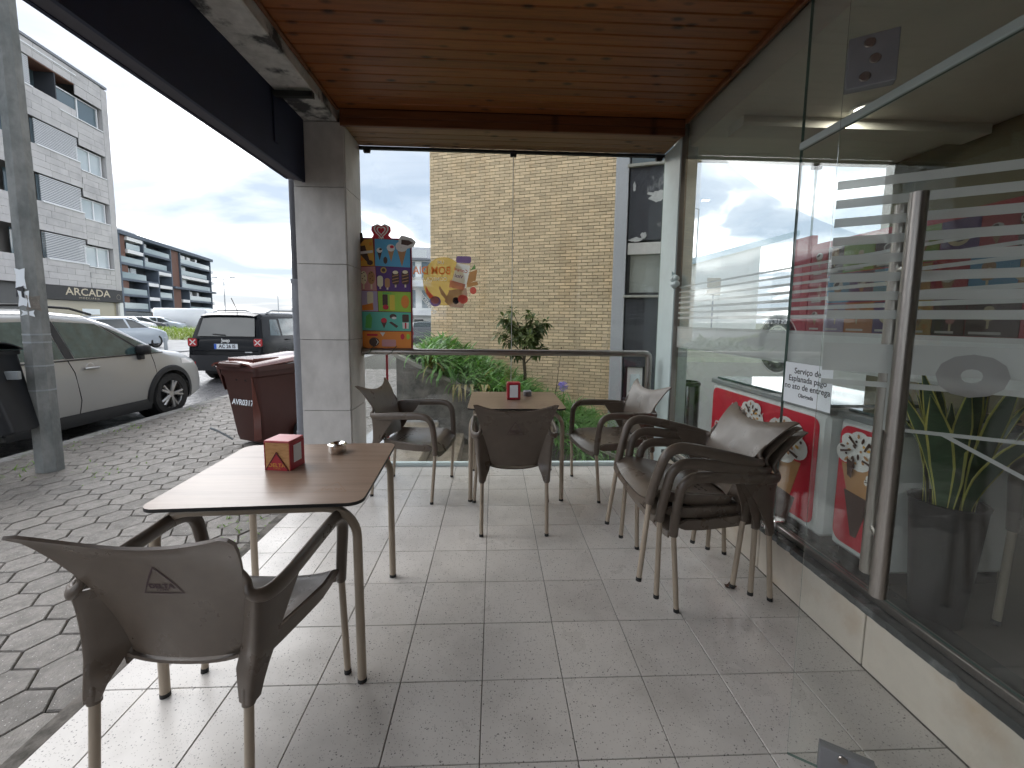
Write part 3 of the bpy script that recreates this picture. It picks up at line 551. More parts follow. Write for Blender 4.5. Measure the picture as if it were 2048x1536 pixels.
# paper notice
c0 = [atx(x, y, XG - .007) for x, y in ((1572, 725), (1667, 733), (1660, 822), (1567, 805))]
y0, y1 = max(p.y for p in c0), min(p.y for p in c0); zt, zb_ = (c0[0].z + c0[1].z) / 2, (c0[2].z + c0[3].z) / 2
nt_ = thing('paper_notice', 'white paper notice about terrace service taped to the glass', 'notice', (XG - .0065, (y0 + y1) / 2, (zt + zb_) / 2))
wN, hN = y0 - y1, zt - zb_
FN = frame((0, 0, 0), (0, -1, 0), (0, 0, 1))
obj('sheet', MB().box(-.0009, 0, -wN / 2, wN / 2, -hN / 2, hN / 2), 'paper', nt_)
mb = MB()
for i, (tx, sz) in enumerate((('Serviço de', .040), ('Esplanada pago', .040), ('no ato de entrega', .040), ('Obrigada', .026))): add_text(mb, tx, sz * wN / .30, FN @ Matrix.Translation((0, hN * (.30 - .19 * i - (.01 if i == 3 else 0)), .0014)), .0006)
obj('lettering', mb, 'ink', nt_, fix=False)

# ------------------------------------------------------------------ open glass door
DO = Vector((.96, 1.19, 0)); DD = Vector((.84, -.545, 0)).normalized(); DN = DD.cross(Vector((0, 0, 1)))
dr = thing('glass_door', 'open frameless glass door with frosted stripes and tall steel pull', 'door', M4=frame(DO, DD, Vector((0, 0, 1)).cross(DD)))
LW = .80
mb = MB(); V = [(0, -.005, .012), (LW, -.005, .012), (LW, .005, .012), (0, .005, .012), (0, -.005, 2.62), (LW, -.005, 2.62), (LW, .005, 2.62), (0, .005, 2.62)]
mb.add(V, [(0, 1, 5, 4), (2, 3, 7, 6)], 0); mb.add(V, [(0, 1, 2, 3), (4, 5, 6, 7), (1, 2, 6, 5), (3, 0, 4, 7)], 1); obj('glass_leaf', mb, ['glass', 'glass_edge'], dr)
for (x0, x1, z0, z1) in ((.002, .108, 2.035, 2.165), (.080, .215, .005, .098)):
    pp = obj('patch_fitting', MB().bbox(x0, x1, -.016, .016, z0, z1, .002), 'patch', dr)
    for q in range(3): obj('screw_cap', MB().lathe([(0, -.0195), (.011, -.0195), (.013, -.0165)], (x0 + (x1 - x0) * (.42, .55, .38)[q], 0, z0 + (z1 - z0) * (.83, .5, .18)[q]), 14, 'y'), 'steel', pp, smooth=True)
for k in range(8): obj('frosted_stripe', MB().box(.006, LW - .01, .0054, .0062, 1.415 + k * .0515, 1.415 + k * .0515 + .024), 'frost', dr)
obj('frosted_band', MB().box(.006, LW - .01, .0054, .0062, 1.265, 1.345), 'frost', dr); obj('frosted_line', MB().box(.006, LW - .01, .0054, .0062, 1.225, 1.24), 'frost', dr)
obj('frosted_line', MB().box(.16, LW - .01, .0054, .0062, 1.105, 1.115), 'frost', dr)
obj('frosted_line', MB().box(.155, .165, .0054, .0062, 1.105, 1.345), 'frost', dr)
mb = MB(); add_text(mb, 'o', .19, frame((.315, -.0062, 1.285), (1, 0, 0), (0, 0, 1)), .011, sx=1.2); obj('lettering', mb, film_mat('grey frosted letter', (.5, .5, .5), .75), dr, fix=False)
obj('frosted_line', MB().prism([(.27, 1.108), (.29, 1.108), (.62, .92), (.60, .92)], 0, .0008, 0, frame((0, .0056, 0), (1, 0, 0), (0, 0, 1))), 'frost', dr)
ph = obj('pull_handle', MB().tube([(.165, -.066, .655), (.165, -.066, 1.73)], .0195, 20), 'steel', dr, smooth=True)
obj('pull_handle', MB().tube([(.165, .066, .655), (.165, .066, 1.73)], .0195, 20), 'steel', dr, smooth=True)
for z in (.80, 1.55): obj('standoff', MB().tube([(.165, -.05, z), (.165, .05, z)], .009, 12), 'steel_bright', ph, smooth=True)

# ------------------------------------------------------------------ shop interior
tag(obj('shop_floor', MB().box(1.72, 5.0, -.6, 3.96, .10, .245), 'dark_floor'), kind='structure')
tag(obj('shop_wall', MB().box(5.0, 5.1, -.6, 3.96, .1, 3.05).box(3.62, 3.72, 1.2, 3.90, .246, 2.85), 'olive'), kind='structure')
ew = thing('end_glazing', 'glazed end wall of the cafe with the sky behind it', 'glazing', (0, 3.955, 0))
for a, b in ((1.72, 2.99), (3.0, 3.70)):
    mb = MB(); V = [(a, -.005, .29), (b, -.005, .29), (b, .005, .29), (a, .005, .29), (a, -.005, 2.88), (b, -.005, 2.88), (b, .005, 2.88), (a, .005, 2.88)]
    mb.add(V, [(0, 1, 5, 4), (2, 3, 7, 6)], 0); mb.add(V, [(0, 1, 2, 3), (4, 5, 6, 7), (1, 2, 6, 5), (3, 0, 4, 7)], 1); obj('glass_pane', mb, ['glass', 'glass_edge'], ew)
obj('bottom_channel', MB().bbox(1.70, 3.72, -.03, .03, .246, .289, .004), 'whiteframe', ew); obj('top_clip', MB().bbox(2.95, 3.04, -.02, .02, 2.83, 2.879, .004), 'black', ew)
obj('frosted_panel', MB().box(1.72, 3.70, -.0065, -.0055, .30, 1.02), 'frost', ew); obj('wall_strip', MB().box(3.72, 5.1, -.05, .0, .1, 3.05), 'cream', ew)
tag(obj('shop_near_wall', MB().box(1.72, 5.0, -.7, -.6, .1, 3.05), 'cream'), kind='structure')
tag(obj('shop_ceiling', MB().box(1.63, 5.1, -.7, 3.95, 2.86, 3.06).box(1.75, 3.6, 3.05, 3.25, 2.79, 2.859), 'cream'), kind='structure')
dl = thing('downlight', 'small round lit downlight in the cafe ceiling', 'lamp', (2.5, 2.9, 2.86))
em = bpy.data.materials.new('lamp glow'); em.use_nodes = True; em.node_tree.nodes['Principled BSDF'].inputs['Emission Color'].default_value = (1, .93, .8, 1); em.node_tree.nodes['Principled BSDF'].inputs['Emission Strength'].default_value = 3
obj('trim_ring', MB().lathe([(.06, -.001), (.085, -.001), (.085, -.012), (.062, -.012), (.06, -.001)], seg=24), 'white', dl, smooth=True)
obj('diffuser', MB().lathe([(0, -.006), (.058, -.006)], seg=24), em, dl)
lt = bpy.data.lights.new('downlight_lamp', 'AREA'); lt.shape = 'DISK'; lt.size = .11; lt.energy = 2; lt.color = (1, .93, .82)
lo_ = bpy.data.objects.new('downlight_lamp', lt); COL.objects.link(lo_); lo_.parent = dl; lo_.location = (0, 0, -.02)
# freezers
def freezer(label, ya, yb, x0):
    L = yb - ya
    t = thing('chest_freezer', label, 'freezer', (x0, ya, .245), 0, 'chest freezers inside the cafe')
    obj('cabinet', MB().bbox(0, .60, 0, L, .06, .70, .02), 'white', t, smooth=True)
    obj('kick_base', MB().box(.03, .57, .03, L - .03, 0, .06), 'black', t)
    obj('rim', MB().bbox(-.01, .61, -.01, L + .01, .702, .735, .006), mat('grey rim', (.30, .32, .32), .4), t); obj('glass_lid', MB().bbox(.02, .58, .02, L - .02, .737, .75, .004), 'carglass_teal_refl', t)
    F = frame((-.0015, L, 0), (0, -1, 0), (0, 0, 1))
    pr = obj('front_print', MB().prism(rrect(.02, L - .05, .10, .672, .05), 0, .002, 0, F), PAL['red'], t)
    def pr_(nm, poly, m, lay): return obj(nm, MB().prism(poly, .002 + lay * .0009, .0028 + lay * .0009, 0, F), PAL[m], pr)
    for cx_, s_, cz in ((.45 * L, 1.1, .52), (.74 * L, min(1.6, L * 1.4), .43)):
        pr_('cone', [(cx_ - .085 * s_, cz - .03), (cx_ + .085 * s_, cz - .03), (cx_ + .01, cz - .27 * s_), (cx_ - .01, cz - .27 * s_)], 'cone', 0)
        pr_('wrapper', [(cx_ - .06 * s_, cz - .14 * s_), (cx_ + .07 * s_, cz - .15 * s_), (cx_ + .02, cz - .33 * s_), (cx_ - .01, cz - .33 * s_)], 'choc', 1)
        for k, (dx_, dz_, r_) in enumerate(((0, .01, .062), (-.065, .02, .05), (.065, .03, .05), (0, .085, .05), (-.05, .075, .04), (.05, .085, .042))): pr_('cream_swirl', ellipse(cx_ + dx_ * s_, cz + dz_ * s_, r_ * s_, r_ * s_ * .85), 'white', 2 + k)
        for k in range(22):
            a_ = k * 2.4; q_ = .012 + .075 * (k / 22) ** .5; pr_('nut_topping', ellipse(cx_ + q_ * math.cos(a_) * s_, cz + (.045 + q_ * .75 * math.sin(a_)) * s_, (.006 + .004 * (k % 3)) * s_, .006 * s_, 7, a_), ('cone', 'choc', 'choc', 'amber', 'cone')[k % 5], 9 + k % 3)
        for k in range(5):
            a_ = .5 + k * 1.2; pr_('chocolate_swirl', [(cx_ + (.09 * math.cos(a_ + d_) * e_) * s_, cz + (.035 + .07 * math.sin(a_ + d_) * e_) * s_) for d_, e_ in ((0, .45), (.25, .7), (.35, 1.0), (.5, .98), (.42, .66), (.2, .4))], 'choc', 12)
        pr_('chocolate_drip', [(cx_ - .05 * s_, cz + .0), (cx_ - .015 * s_, cz - .01), (cx_ - .02 * s_, cz - .08 * s_), (cx_ - .04 * s_, cz - .07 * s_)], 'choc', 13)
    for k in range(6): x_ = .25 * L + .1 * k * L; pr_('spark', [(x_, .60), (x_ + .008, .602), (x_ - .012, .565), (x_ - .016, .567)], 'white', 1)
    mb = MB(); add_text(mb, 'OLA', .075 if L > .8 else .06, F @ Matrix.Translation((.14, .40 if L > .8 else .60, .0036)), .002); obj('lettering', mb, PAL['white'], pr, fix=False)
    return t
fa = atx(1652, 900, 1.67); fb = atx(1418, 900, 1.67)
freezer('white chest freezer with a red ice cream cone front behind the chair stack', fa.y, fb.y, 1.67)
freezer('red fronted chest freezer behind the door handle', 1.66, fa.y - .03, 1.70)
# steel cylinder
pcyl = aty(1367, 870, 3.72)
cyl = thing('steel_bin', 'narrow dark steel cylinder bin beside the red freezer', 'bin', (pcyl.x + .02, 3.72, .246))
obj('drum', MB().lathe([(0, 0), (.10, 0), (.10, .60), (.094, .62), (.08, .62), (.08, .5), (0, .5)], seg=28), mat('dark polished steel', (.18, .18, .18), .2, 1), cyl, smooth=True); obj('rim_ring', MB().lathe([(.1005, .585), (.104, .59), (.104, .605), (.1005, .61)], seg=28), 'black', cyl, smooth=True)
# menu board on the inner wall
mbd = thing('menu_board', 'colourful ice cream menu board standing behind the freezers', 'menu board', (2.62, .02, .02))
obj('backing', MB().box(-.012, .02, 1.90, 3.60, 1.29, 2.02), 'darkred', mbd); obj('end_banner', MB().box(-.016, .03, 3.40, 3.62, 1.28, 2.10), mat('dark red banner', (.26, .012, .03), .5), mbd)
for y_ in (2.1, 3.4): obj('post', MB().box(.021, .05, y_, y_ + .04, .227, 2.0), 'steel', mbd)
Fm = frame((-.0125, 3.58, 1.30), (0, -1, 0), (0, 0, 1))
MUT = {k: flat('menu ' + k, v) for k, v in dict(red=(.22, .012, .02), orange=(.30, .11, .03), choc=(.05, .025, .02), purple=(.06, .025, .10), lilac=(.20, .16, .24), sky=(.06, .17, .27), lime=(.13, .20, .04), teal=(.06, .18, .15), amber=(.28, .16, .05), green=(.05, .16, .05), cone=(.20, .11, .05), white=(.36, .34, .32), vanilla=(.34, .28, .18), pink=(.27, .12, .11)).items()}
cols = ['red', 'orange', 'choc', 'purple', 'lilac', 'sky', 'lime', 'teal', 'choc', 'amber', 'sky', 'green']; rm = random.Random(4)
for r in range(3):
    x = .20; kk = 0
    while x < 1.60:
        w_ = min(rm.uniform(.14, .26), 1.645 - x); z0_, z1_ = .02 + r * .22, .232 + r * .22
        pn = obj('menu_panel', MB().prism([(x, z0_), (x + w_, z0_), (x + w_, z1_), (x, z1_)], 0, .002, 0, Fm), MUT['red' if kk == 0 else rm.choice(cols)], mbd)
        cx_, cz_ = x + w_ * rm.uniform(.4, .6), (z0_ + z1_) / 2 + rm.uniform(-.01, .03); s_ = rm.uniform(.7, 1.1); ty = rm.random()
        if ty < .45: obj('cone_picture', MB().prism([(cx_ - .035 * s_, cz_), (cx_ + .035 * s_, cz_), (cx_ + .004, cz_ - .085 * s_)], .0022, .0030, 0, Fm).prism(ellipse(cx_, cz_ + .02, .042 * s_, .034 * s_, 9), .0032, .0038, 1, Fm).prism(ellipse(cx_ - .01, cz_ + .028, .024 * s_, .014 * s_, 8, .5), .0040, .0045, 2, Fm), [MUT['cone'], MUT['white'], MUT['choc']], pn)
        elif ty < .8: obj('lolly_picture', MB().prism(rrect(cx_ - .03 * s_, cx_ + .03 * s_, cz_ - .03, cz_ + .06 * s_, .02), .0022, .0030, 0, Fm).prism([(cx_ - .006, cz_ - .07), (cx_ + .006, cz_ - .07), (cx_ + .006, cz_ - .03), (cx_ - .006, cz_ - .03)], .0022, .0028, 1, Fm).prism(ellipse(cx_ + .006, cz_ + .02, .014, .02, 8), .0032, .0037, 1, Fm), [MUT[rm.choice(['choc', 'vanilla', 'pink', 'cone'])], MUT['vanilla']], pn)
        else: obj('tub_picture', MB().prism(ellipse(cx_, cz_, .055 * s_, .04 * s_), .0022, .0030, 0, Fm).prism(ellipse(cx_ + .008, cz_ + .006, .034 * s_, .024 * s_), .0032, .0038, 1, Fm), [MUT['vanilla'], MUT[rm.choice(['pink', 'choc', 'amber'])]], pn)
        obj('caption', MB().prism([(x + .02, z0_ + .012), (x + w_ * .7, z0_ + .012), (x + w_ * .7, z0_ + .026), (x + .02, z0_ + .026)], .0022, .0027, 0, Fm), MUT['white'], pn)
        x += w_ + .004; kk += 1
# snake plant
sp = thing('snake_plant', 'potted snake plant with yellow edged leaves inside the cafe glass', 'plant', (1.76, 1.49, .246))
obj('pot', MB().lathe([(0, 0), (.08, 0), (.112, .46), (.118, .48), (.105, .48), (.10, .44), (0, .44)], seg=28), 'pot', sp, smooth=True)
rr = random.Random(3)
for i in range(25):
    a = rr.uniform(0, 6.28); lean = rr.uniform(.05, .6); h = rr.uniform(.38, .64); w_ = rr.uniform(.020, .036); tw = rr.uniform(-.6, .6); r0 = rr.uniform(.01, .08)
    def lf(u, v, e0=0.0, e1=1.0):
        q = e0 + (e1 - e0) * u; s_ = (q - .5) * 2; ww = w_ * min(1, .35 + 1.6 * v) * (1 - max(0, v - .72) / .28 * .97); an = a + 1.57 + tw * v
        rad = r0 + lean * h * v ** 1.7
        return (math.cos(a) * rad + math.cos(an) * ww * s_, math.sin(a) * rad + math.sin(an) * ww * s_,   .42 + h * v * (1 - .18 * lean * v) + .006 * (s_ * s_))
    lfm = obj('leaf', MB().grid(lambda u, v: lf(u, v, .10, .90), 3, 10, .002), 'snake', sp, smooth=True)
    mb = MB(); mb.grid(lambda u, v: lf(u, v, 0, .095), 1, 10, .002); mb.grid(lambda u, v: lf(u, v, .905, 1), 1, 10, .002); obj('leaf_edge', mb, 'snake_edge', lfm, smooth=True)

# ================================================================== FURNITURE
def back_y(x, z):
    t = (z - .44) / .44
    return -.212 - .035 * t - .088 * t * t + (.95 - 1.35 * t) * x * x
HWT = [(0, .152), (.2, .168), (.4, .19), (.6, .213), (.8, .238), (1, .262)]
def make_chair():
    root = thing('terrace_chair', 'x', 'chair')
    def ztop(s): return .832 + .066 * abs(s) ** 2.1 - .012 * max(0, abs(s) - .93) / .07
    def bk(u, v):
        s = 2 * u - 1; z = .445 + v * (ztop(s) - .445); t = (z - .44) / .44
        h = interp(HWT, t); x = s * h
        return (x, back_y(x, z) + (.014 * max(0, v - .93) / .07 * -1), z)
    b = obj('backrest', MB().grid(bk, 22, 16, -.008), 'plastic', root, smooth=True, angle=50)
    # printed triangle and lettering on the rear of the back
    def onback(x, z): return Vector((x, back_y(x, z) - .0098, z))
    mb = MB()
    def stroke(p, q, w0, w1, bow=0.0, n=8):
        d = Vector((q[0] - p[0], q[1] - p[1])); nn = Vector((-d.y, d.x)).normalized(); vs = []
        for i in range(n + 1):
            t = i / n; c = Vector(p) + d * t + nn * bow * math.sin(math.pi * t); w = (w0 + (w1 - w0) * t) * (.35 + .65 * math.sin(math.pi * min(1, .12 + t * .76)))
            vs += [onback(*(c + nn * w)), onback(*(c - nn * w))]
        mb.add(vs, [(2 * i, 2 * i + 1, 2 * i + 3, 2 * i + 2) for i in range(n)])
    stroke((-.05, .668), (.001, .758), .0016, .0028, .002); stroke((-.001, .758), (.052, .668), .0028, .0018, .002); stroke((-.053, .667), (.055, .667), .0018, .0018)
    add_text(mb, 'DELTA', .0205, None, .0010, fn=lambda v: onback(v.x * 1.05, .690 + v.y)); add_text(mb, 'CAFÉS', .009, None, .0002, fn=lambda v: onback(v.x * 1.3, .677 + v.y))
    obj('printed_logo', mb, 'logo', b, fix=False)
    # seat
    def seat(u, v):
        s = 2 * u - 1; y = -.215 + .475 * v; h = .185 + .065 * min(1, v * 1.5)
        z = .437 - .020 * (1 - s * s) * (1 - .3 * v) + .016 * abs(s) ** 4 + .012 * (1 - v) ** 3
        if v > .82: z -= .055 * ((v - .82) / .18) ** 1.8
        return (s * h, y, z)
    st = obj('seat', MB().grid(seat, 16, 18, .009), 'plastic', root, smooth=True, angle=60)
    for r in range(2):
        for c in range(-2, 3):
            x, y = c * .042, -.085 - .035 * r; p = seat((x / (.185 + .065 * min(1, ((y + .215) / .475) * 1.5)) + 1) / 2, (y + .215) / .475)
            obj('drain_slot_shade', MB().prism(ellipse(x, y, .013, .0065, 12), p[2] + .0004, p[2] + .0009), 'slot_shade', st)  # dark discs laid on the seat, painting the shade of open slots
    # front apron and side aprons
    def front(u, v):
        s = 2 * u - 1; p = seat(u, 1.0); return (p[0], p[1] + .004 + .004 * v, p[2] - .002 - .035 * v * (1 - .3 * (1 - s * s)))
    obj('apron', MB().grid(front, 14, 3, .007), 'plastic', root, smooth=True)
    for sg in (-1, 1):
        def side(u, v):
            p = seat((sg + 1) / 2, .06 + .93 * u); return (p[0] + sg * (.004 - .012 * v), p[1], p[2] - .002 - v * (.065 - .015 * u) + (.03 * v if u > .9 else 0))
        obj('apron', MB().grid(side, 12, 3, .007 * sg), 'plastic', root, smooth=True)
        # rear leg panel: a wrapped sheet from the arm down to the leg socket
        def bedge(z): x_ = interp(HWT, (z - .44) / .44) - .004; return (x_, back_y(x_, z) - .002)
        LV = [(.668, bedge(.668), (.262, -.292), (.276, -.06)), (.62, bedge(.62), (.255, -.290), (.271, -.09)), (.57, bedge(.57), (.248, -.288), (.264, -.13)), (.52, bedge(.52), (.243, -.287), (.257, -.165)), (.47, bedge(.47), (.237, -.288), (.250, -.195)), (.43, (.163, -.240), (.232, -.289), (.243, -.218)), (.395, (.178, -.260), (.230, -.290), (.238, -.235)), (.36, (.188, -.272), (.229, -.290), (.234, -.248))]
        def sl(u, v):
            f_ = v * (len(LV) - 1); i = min(int(f_), len(LV) - 2); q = f_ - i; A, B = LV[i], LV[i + 1]
            z = A[0] + (B[0] - A[0]) * q; P0, P1, P2 = [Vector((A[k][0] + (B[k][0] - A[k][0]) * q, A[k][1] + (B[k][1] - A[k][1]) * q)) for k in (1, 2, 3)]
            c = P0 * (1 - u) ** 3 + P1 * (3 * (1 - u) ** 2 * u + 3 * (1 - u) * u * u) + P2 * u ** 3
            return (sg * c.x, c.y, z)
        obj('rear_panel', MB().grid(sl, 12, 14, .007 * -sg), 'plastic', root, smooth=True, angle=60)
        # arm that bends down into the front leg socket
        path = [(.222, back_y(.222, .745) - .002, .745), (.220, back_y(.22, .70) - .002, .700), (.232, -.268, .672), (.262, -.250, .660), (.279, -.19, .661), (.283, -.10, .667), (.284, .03, .674), (.284, .12, .676), (.283, .170, .670), (.281, .205, .650), (.278, .226, .615), (.273, .235, .56), (.267, .240, .50), (.262, .243, .44), (.259, .245, .375)]
        ell = [(.12, .16), (.42, .42), (.5, .6), (.46, .9), (.46, 1.1), (.5, 1.15), (.55, 1.15), (.6, 1.12), (.72, 1.08), (.84, 1.0), (.88, .96), (.86, .94), (.84, .94), (.82, .94), (.74, .86)]
        # smooth the path
        pp, ee = [], []
        for i in range(len(path) - 1):
            p0, p1, p2, p3 = [Vector(path[max(0, min(len(path) - 1, i + k))]) for k in (-1, 0, 1, 2)]
            for q in (0, .34, .67):
                pp.append(.5 * ((2 * p1) + (-p0 + p2) * q + (2 * p0 - 5 * p1 + 4 * p2 - p3) * q * q + (-p0 + 3 * p1 - 3 * p2 + p3) * q ** 3)); ee.append((ell[i][0] + (ell[i + 1][0] - ell[i][0]) * q, ell[i][1] + (ell[i + 1][1] - ell[i][1]) * q))
        pp.append(Vector(path[-1])); ee.append(ell[-1])
        obj('armrest', MB().tube([(sg * p.x, p.y, p.z) for p in pp], .0245, 14, ell=ee), 'plastic', root, smooth=True, angle=60)
        # legs
        for (a, bb) in (((sg * .210, -.262, .385), (sg * .213, -.292, .012)), ((sg * .259, .245, .40), (sg * .283, .222, .012))):
            lg = obj('leg', MB().tube([a, bb], .0128, 14), 'tube', root, smooth=True)
            if a[1] < 0: obj('leg_socket', MB().tube([(a[0], a[1] + .006, .42), (a[0], a[1] + .001, .395), (a[0] + sg * .0002, a[1] - .003, .350)], [.006, .0165, .0175], 14), 'plastic', lg, smooth=True)
            d = (Vector(bb) - Vector(a)).normalized(); obj('foot_cap', MB().tube([Vector(bb) - d * .006, Vector(bb) + d * .0125], .0138, 14), 'black', lg, smooth=True)
    return root
ch0 = make_chair()
GRP = 'taupe plastic armchairs'
def face(c, fx, fy): return math.atan2(-fx, fy)
spots = [((-.862, 1.352, 0), face(0, .04, 1), 'taupe armchair in the foreground pushed to the nearest table', 0, GRP),
         ((.14, 2.90, 0), face(0, .0, 1), 'taupe armchair with its printed back to us at the far table', 0, GRP),
         ((-.635, 3.415, 0), face(0, .985, -.17), 'taupe armchair at the far table beside the stone pillar, facing right', 0, GRP),
         ((.985, 3.42, 0), face(0, -.982, -.19), 'taupe armchair at the far table in front of the steel post, facing left', 0, GRP)]
for i, (loc, rz, lab, tilt, gr) in enumerate(spots):
    o = ch0 if i == 0 else copy_tree(ch0)
    o.location = loc; o.rotation_euler = (0, 0, rz); tag(o, lab, 'chair', gr)
# stack of three: each one sits forward of and tips up over the one below
for (fx, fz, rx, rzz, lab) in ((.893, 0.0, 1.42, 0.0, 'bottom armchair of the stack of three by the shop window'), (.79, .075, 1.305, .032, 'middle armchair of the stack of three by the shop window'), (.70, .165, 1.205, .075, 'topmost armchair of the stack of three by the shop window')):
    o = copy_tree(ch0); ang = math.atan2(fz - rzz, rx - fx)
    # chair local +y faces world -x ; feet: front (y=.222) at (fx,fz), rear (y=-.292) at (rx,rz)
    Rz = Matrix.Rotation(R_(90), 4, 'Z'); Ry = Matrix.Rotation(ang, 4, 'Y')
    front_local = Rz @ Vector((0, .222, 0)); tip = Ry @ front_local
    o.matrix_basis = Matrix.Translation((fx - tip.x, 2.155, fz - tip.z)) @ Ry @ Rz
    tag(o, lab, 'chair', 'stacked taupe armchairs')
o = copy_tree(ch0); o.location = (2.12, 1.12, .246); o.rotation_euler = (0, 0, R_(-25)); tag(o, 'armchair seen dimly behind the cafe glass near the plant', 'chair', GRP)

def make_table(label, loc, rz):
    t = thing('terrace_table', label, 'table', loc, rz, 'square terrace tables')
    obj('table_top', MB().prism(rrect(-.378, .378, -.375, .375, .055, 8), .724, .736, 1).prism(rrect(-.3775, .3775, -.3745, .3745, .055, 8), .7362, .737, 0), ['table', 'table_edge'], t)
    for sy in (-1, 1):
        y = sy * .335
        p = [(-.354, y, .012)]
        for k in range(9): a = R_(180 - 90 * k / 8); p.append((-.232 + .118 * math.cos(a), y, .588 + .118 * math.sin(a)))
        p += [(.232 + .118 * math.cos(R_(90 - 90 * k / 8)), y, .588 + .118 * math.sin(R_(90 - 90 * k / 8))) for k in range(9)] + [(.354, y, .012)]
        lf_ = obj('leg', MB().tube(p[:10] + [(0, y, .706)], .0168, 14, upv=(0, 1, 0)), 'tube', t, smooth=True)
        lr_ = obj('leg', MB().tube([(0, y, .706)] + p[10:], .0168, 14, upv=(0, 1, 0)), 'tube', t, smooth=True)
        for l_, x in ((lf_, -.354), (lr_, .354)): obj('foot_cap', MB().tube([(x, y, .0005), (x, y, .016)], .0178, 14), 'black', l_, smooth=True)
    for x in (-.2, .2): obj('cross_bar', MB().tube([(x, -.32, .71), (x, .32, .71)], .012, 10), 'tube', t, smooth=True)
    mb = MB(); F = frame((.235, -.27, .7374), (1, 0, 0), (0, 1, 0))
    for p, q in (((-.06, 0), (0, .10)), ((0, .10), (.06, 0)), ((-.06, 0), (.06, 0))):
        d = Vector((q[0] - p[0], q[1] - p[1])); nn = Vector((-d.y, d.x)).normalized() * .0013; mb.add([F @ Vector((a.x, a.y, 0)) for a in (Vector(p) + nn, Vector(q) + nn, Vector(q) - nn, Vector(p) - nn)], [(0, 1, 2, 3)])
    add_text(mb, 'DELTA', .027, F @ Matrix.Translation((0, .024, 0)), .0003); obj('printed_logo', mb, mat('faint print', (.26, .15, .09), .5), t, fix=False)
    return t
make_table('square wood topped table near the street edge with a steel ashtray', (-.875, 1.835, 0), R_(3.5))
make_table('square wood topped table by the glass screen with a red napkin holder', (.18, 3.48, 0), 0)
make_table('wood topped table inside the cafe behind the glass', (2.62, 1.55, .246), R_(12))
# napkin box on the near table
nb = thing('napkin_box', 'wooden napkin box with a red triangle on the near table', 'napkin box', (-.93, 1.868, .7372), R_(-8))
obj('body', MB().bbox(-.056, .056, -.052, .052, 0, .122, .002), 'boxwood', nb); obj('lid', MB().bbox(-.058, .058, -.054, .054, .1222, .132, .002), mat('pinkish red lid', (.52, .10, .11), .35), nb)
obj('side_panel', MB().bbox(.0562, .060, -.053, .053, 0, .122, .001), 'red', nb); obj('napkins', MB().bbox(.0602, .0612, -.028, .028, .03, .108, .0003), 'paper', nb); obj('side_panel', MB().bbox(-.060, -.0562, -.053, .053, 0, .122, .001), 'red', nb)
F = frame((0, -.0523, 0), (1, 0, 0), (0, 0, 1))
tri = obj('front_triangle', MB().prism([(-.056, 0), (.054, 0), (-.002, .082)], 0, .003, 0, F), 'red', nb)
obj('triangle_edge', MB().prism([(-.056, 0), (-.052, 0), (-.002, .075), (.050, 0), (.054, 0), (-.002, .083)], .0031, .0045, 0, F), mat('maroon edge', (.10, .01, .02), .5), tri)
mb = MB(); add_text(mb, 'DELTA', .0235, F @ Matrix.Translation((-.001, .023, .0036)), .0006, sx=1.1); add_text(mb, 'CAFÉS', .009, F @ Matrix.Translation((-.001, .009, .0036)), 0, sx=1.3); obj('lettering', mb, 'gold', tri, fix=False)
# ashtrays
def ashtray(label, loc, s, m):
    a = thing('ashtray', label, 'ashtray', loc); obj('bowl', MB().lathe([(0, 0), (.040 * s, 0), (.042 * s, .003), (.042 * s, .034), (.036 * s, .034), (.036 * s, .006), (0, .006)], seg=28), m, a, smooth=True)
    obj('lid', MB().lathe([(.043 * s, .0345), (.045 * s, .037), (.045 * s, .041), (.034 * s, .046), (.020 * s, .040), (.012 * s, .030), (.010 * s, .012)], seg=28), m, a, smooth=True)
ashtray('round polished steel ashtray on the near table', (-.775, 2.075, .7372), 1.0, 'steel_bright'); ashtray('small dark ashtray on the far table', (.30, 3.66, .7372), .85, 'patch')
# red napkin holder on the far table
nh = thing('napkin_holder', 'red napkin holder with white napkins on the far table', 'napkin holder', (.168, 3.50, .7372), R_(3))
obj('shell', MB().bbox(-.056, .056, -.04, .04, 0, .145, .006), 'red', nh); obj('napkins', MB().bbox(-.034, .034, -.0425, -.0405, .02, .125, .0008), 'paper', nh); obj('frame', MB().prism([(-.042, .012), (.042, .012), (.042, .133), (-.042, .133)], .0402, .0403, 0, frame((0, 0, 0), (1, 0, 0), (0, 0, 1))), 'darkred', nh)
# scrap stuck to a chair foot, stains
lfp = gz(1460, 1175, 0.0); cr = thing('crumpled_leaf', 'crumpled brown dry leaf on the floor tiles under the chair stack', 'leaf', (lfp.x, lfp.y, .001))
obj('blade', MB().grid(lambda u, v: ((u - .5) * .05, (v - .5) * .036, .012 + .011 * math.sin(u * 7 + v * 3) * math.cos(v * 6)), 7, 6, .001), mat('dry leaf brown', (.07, .035, .02), .8), cr, smooth=True)
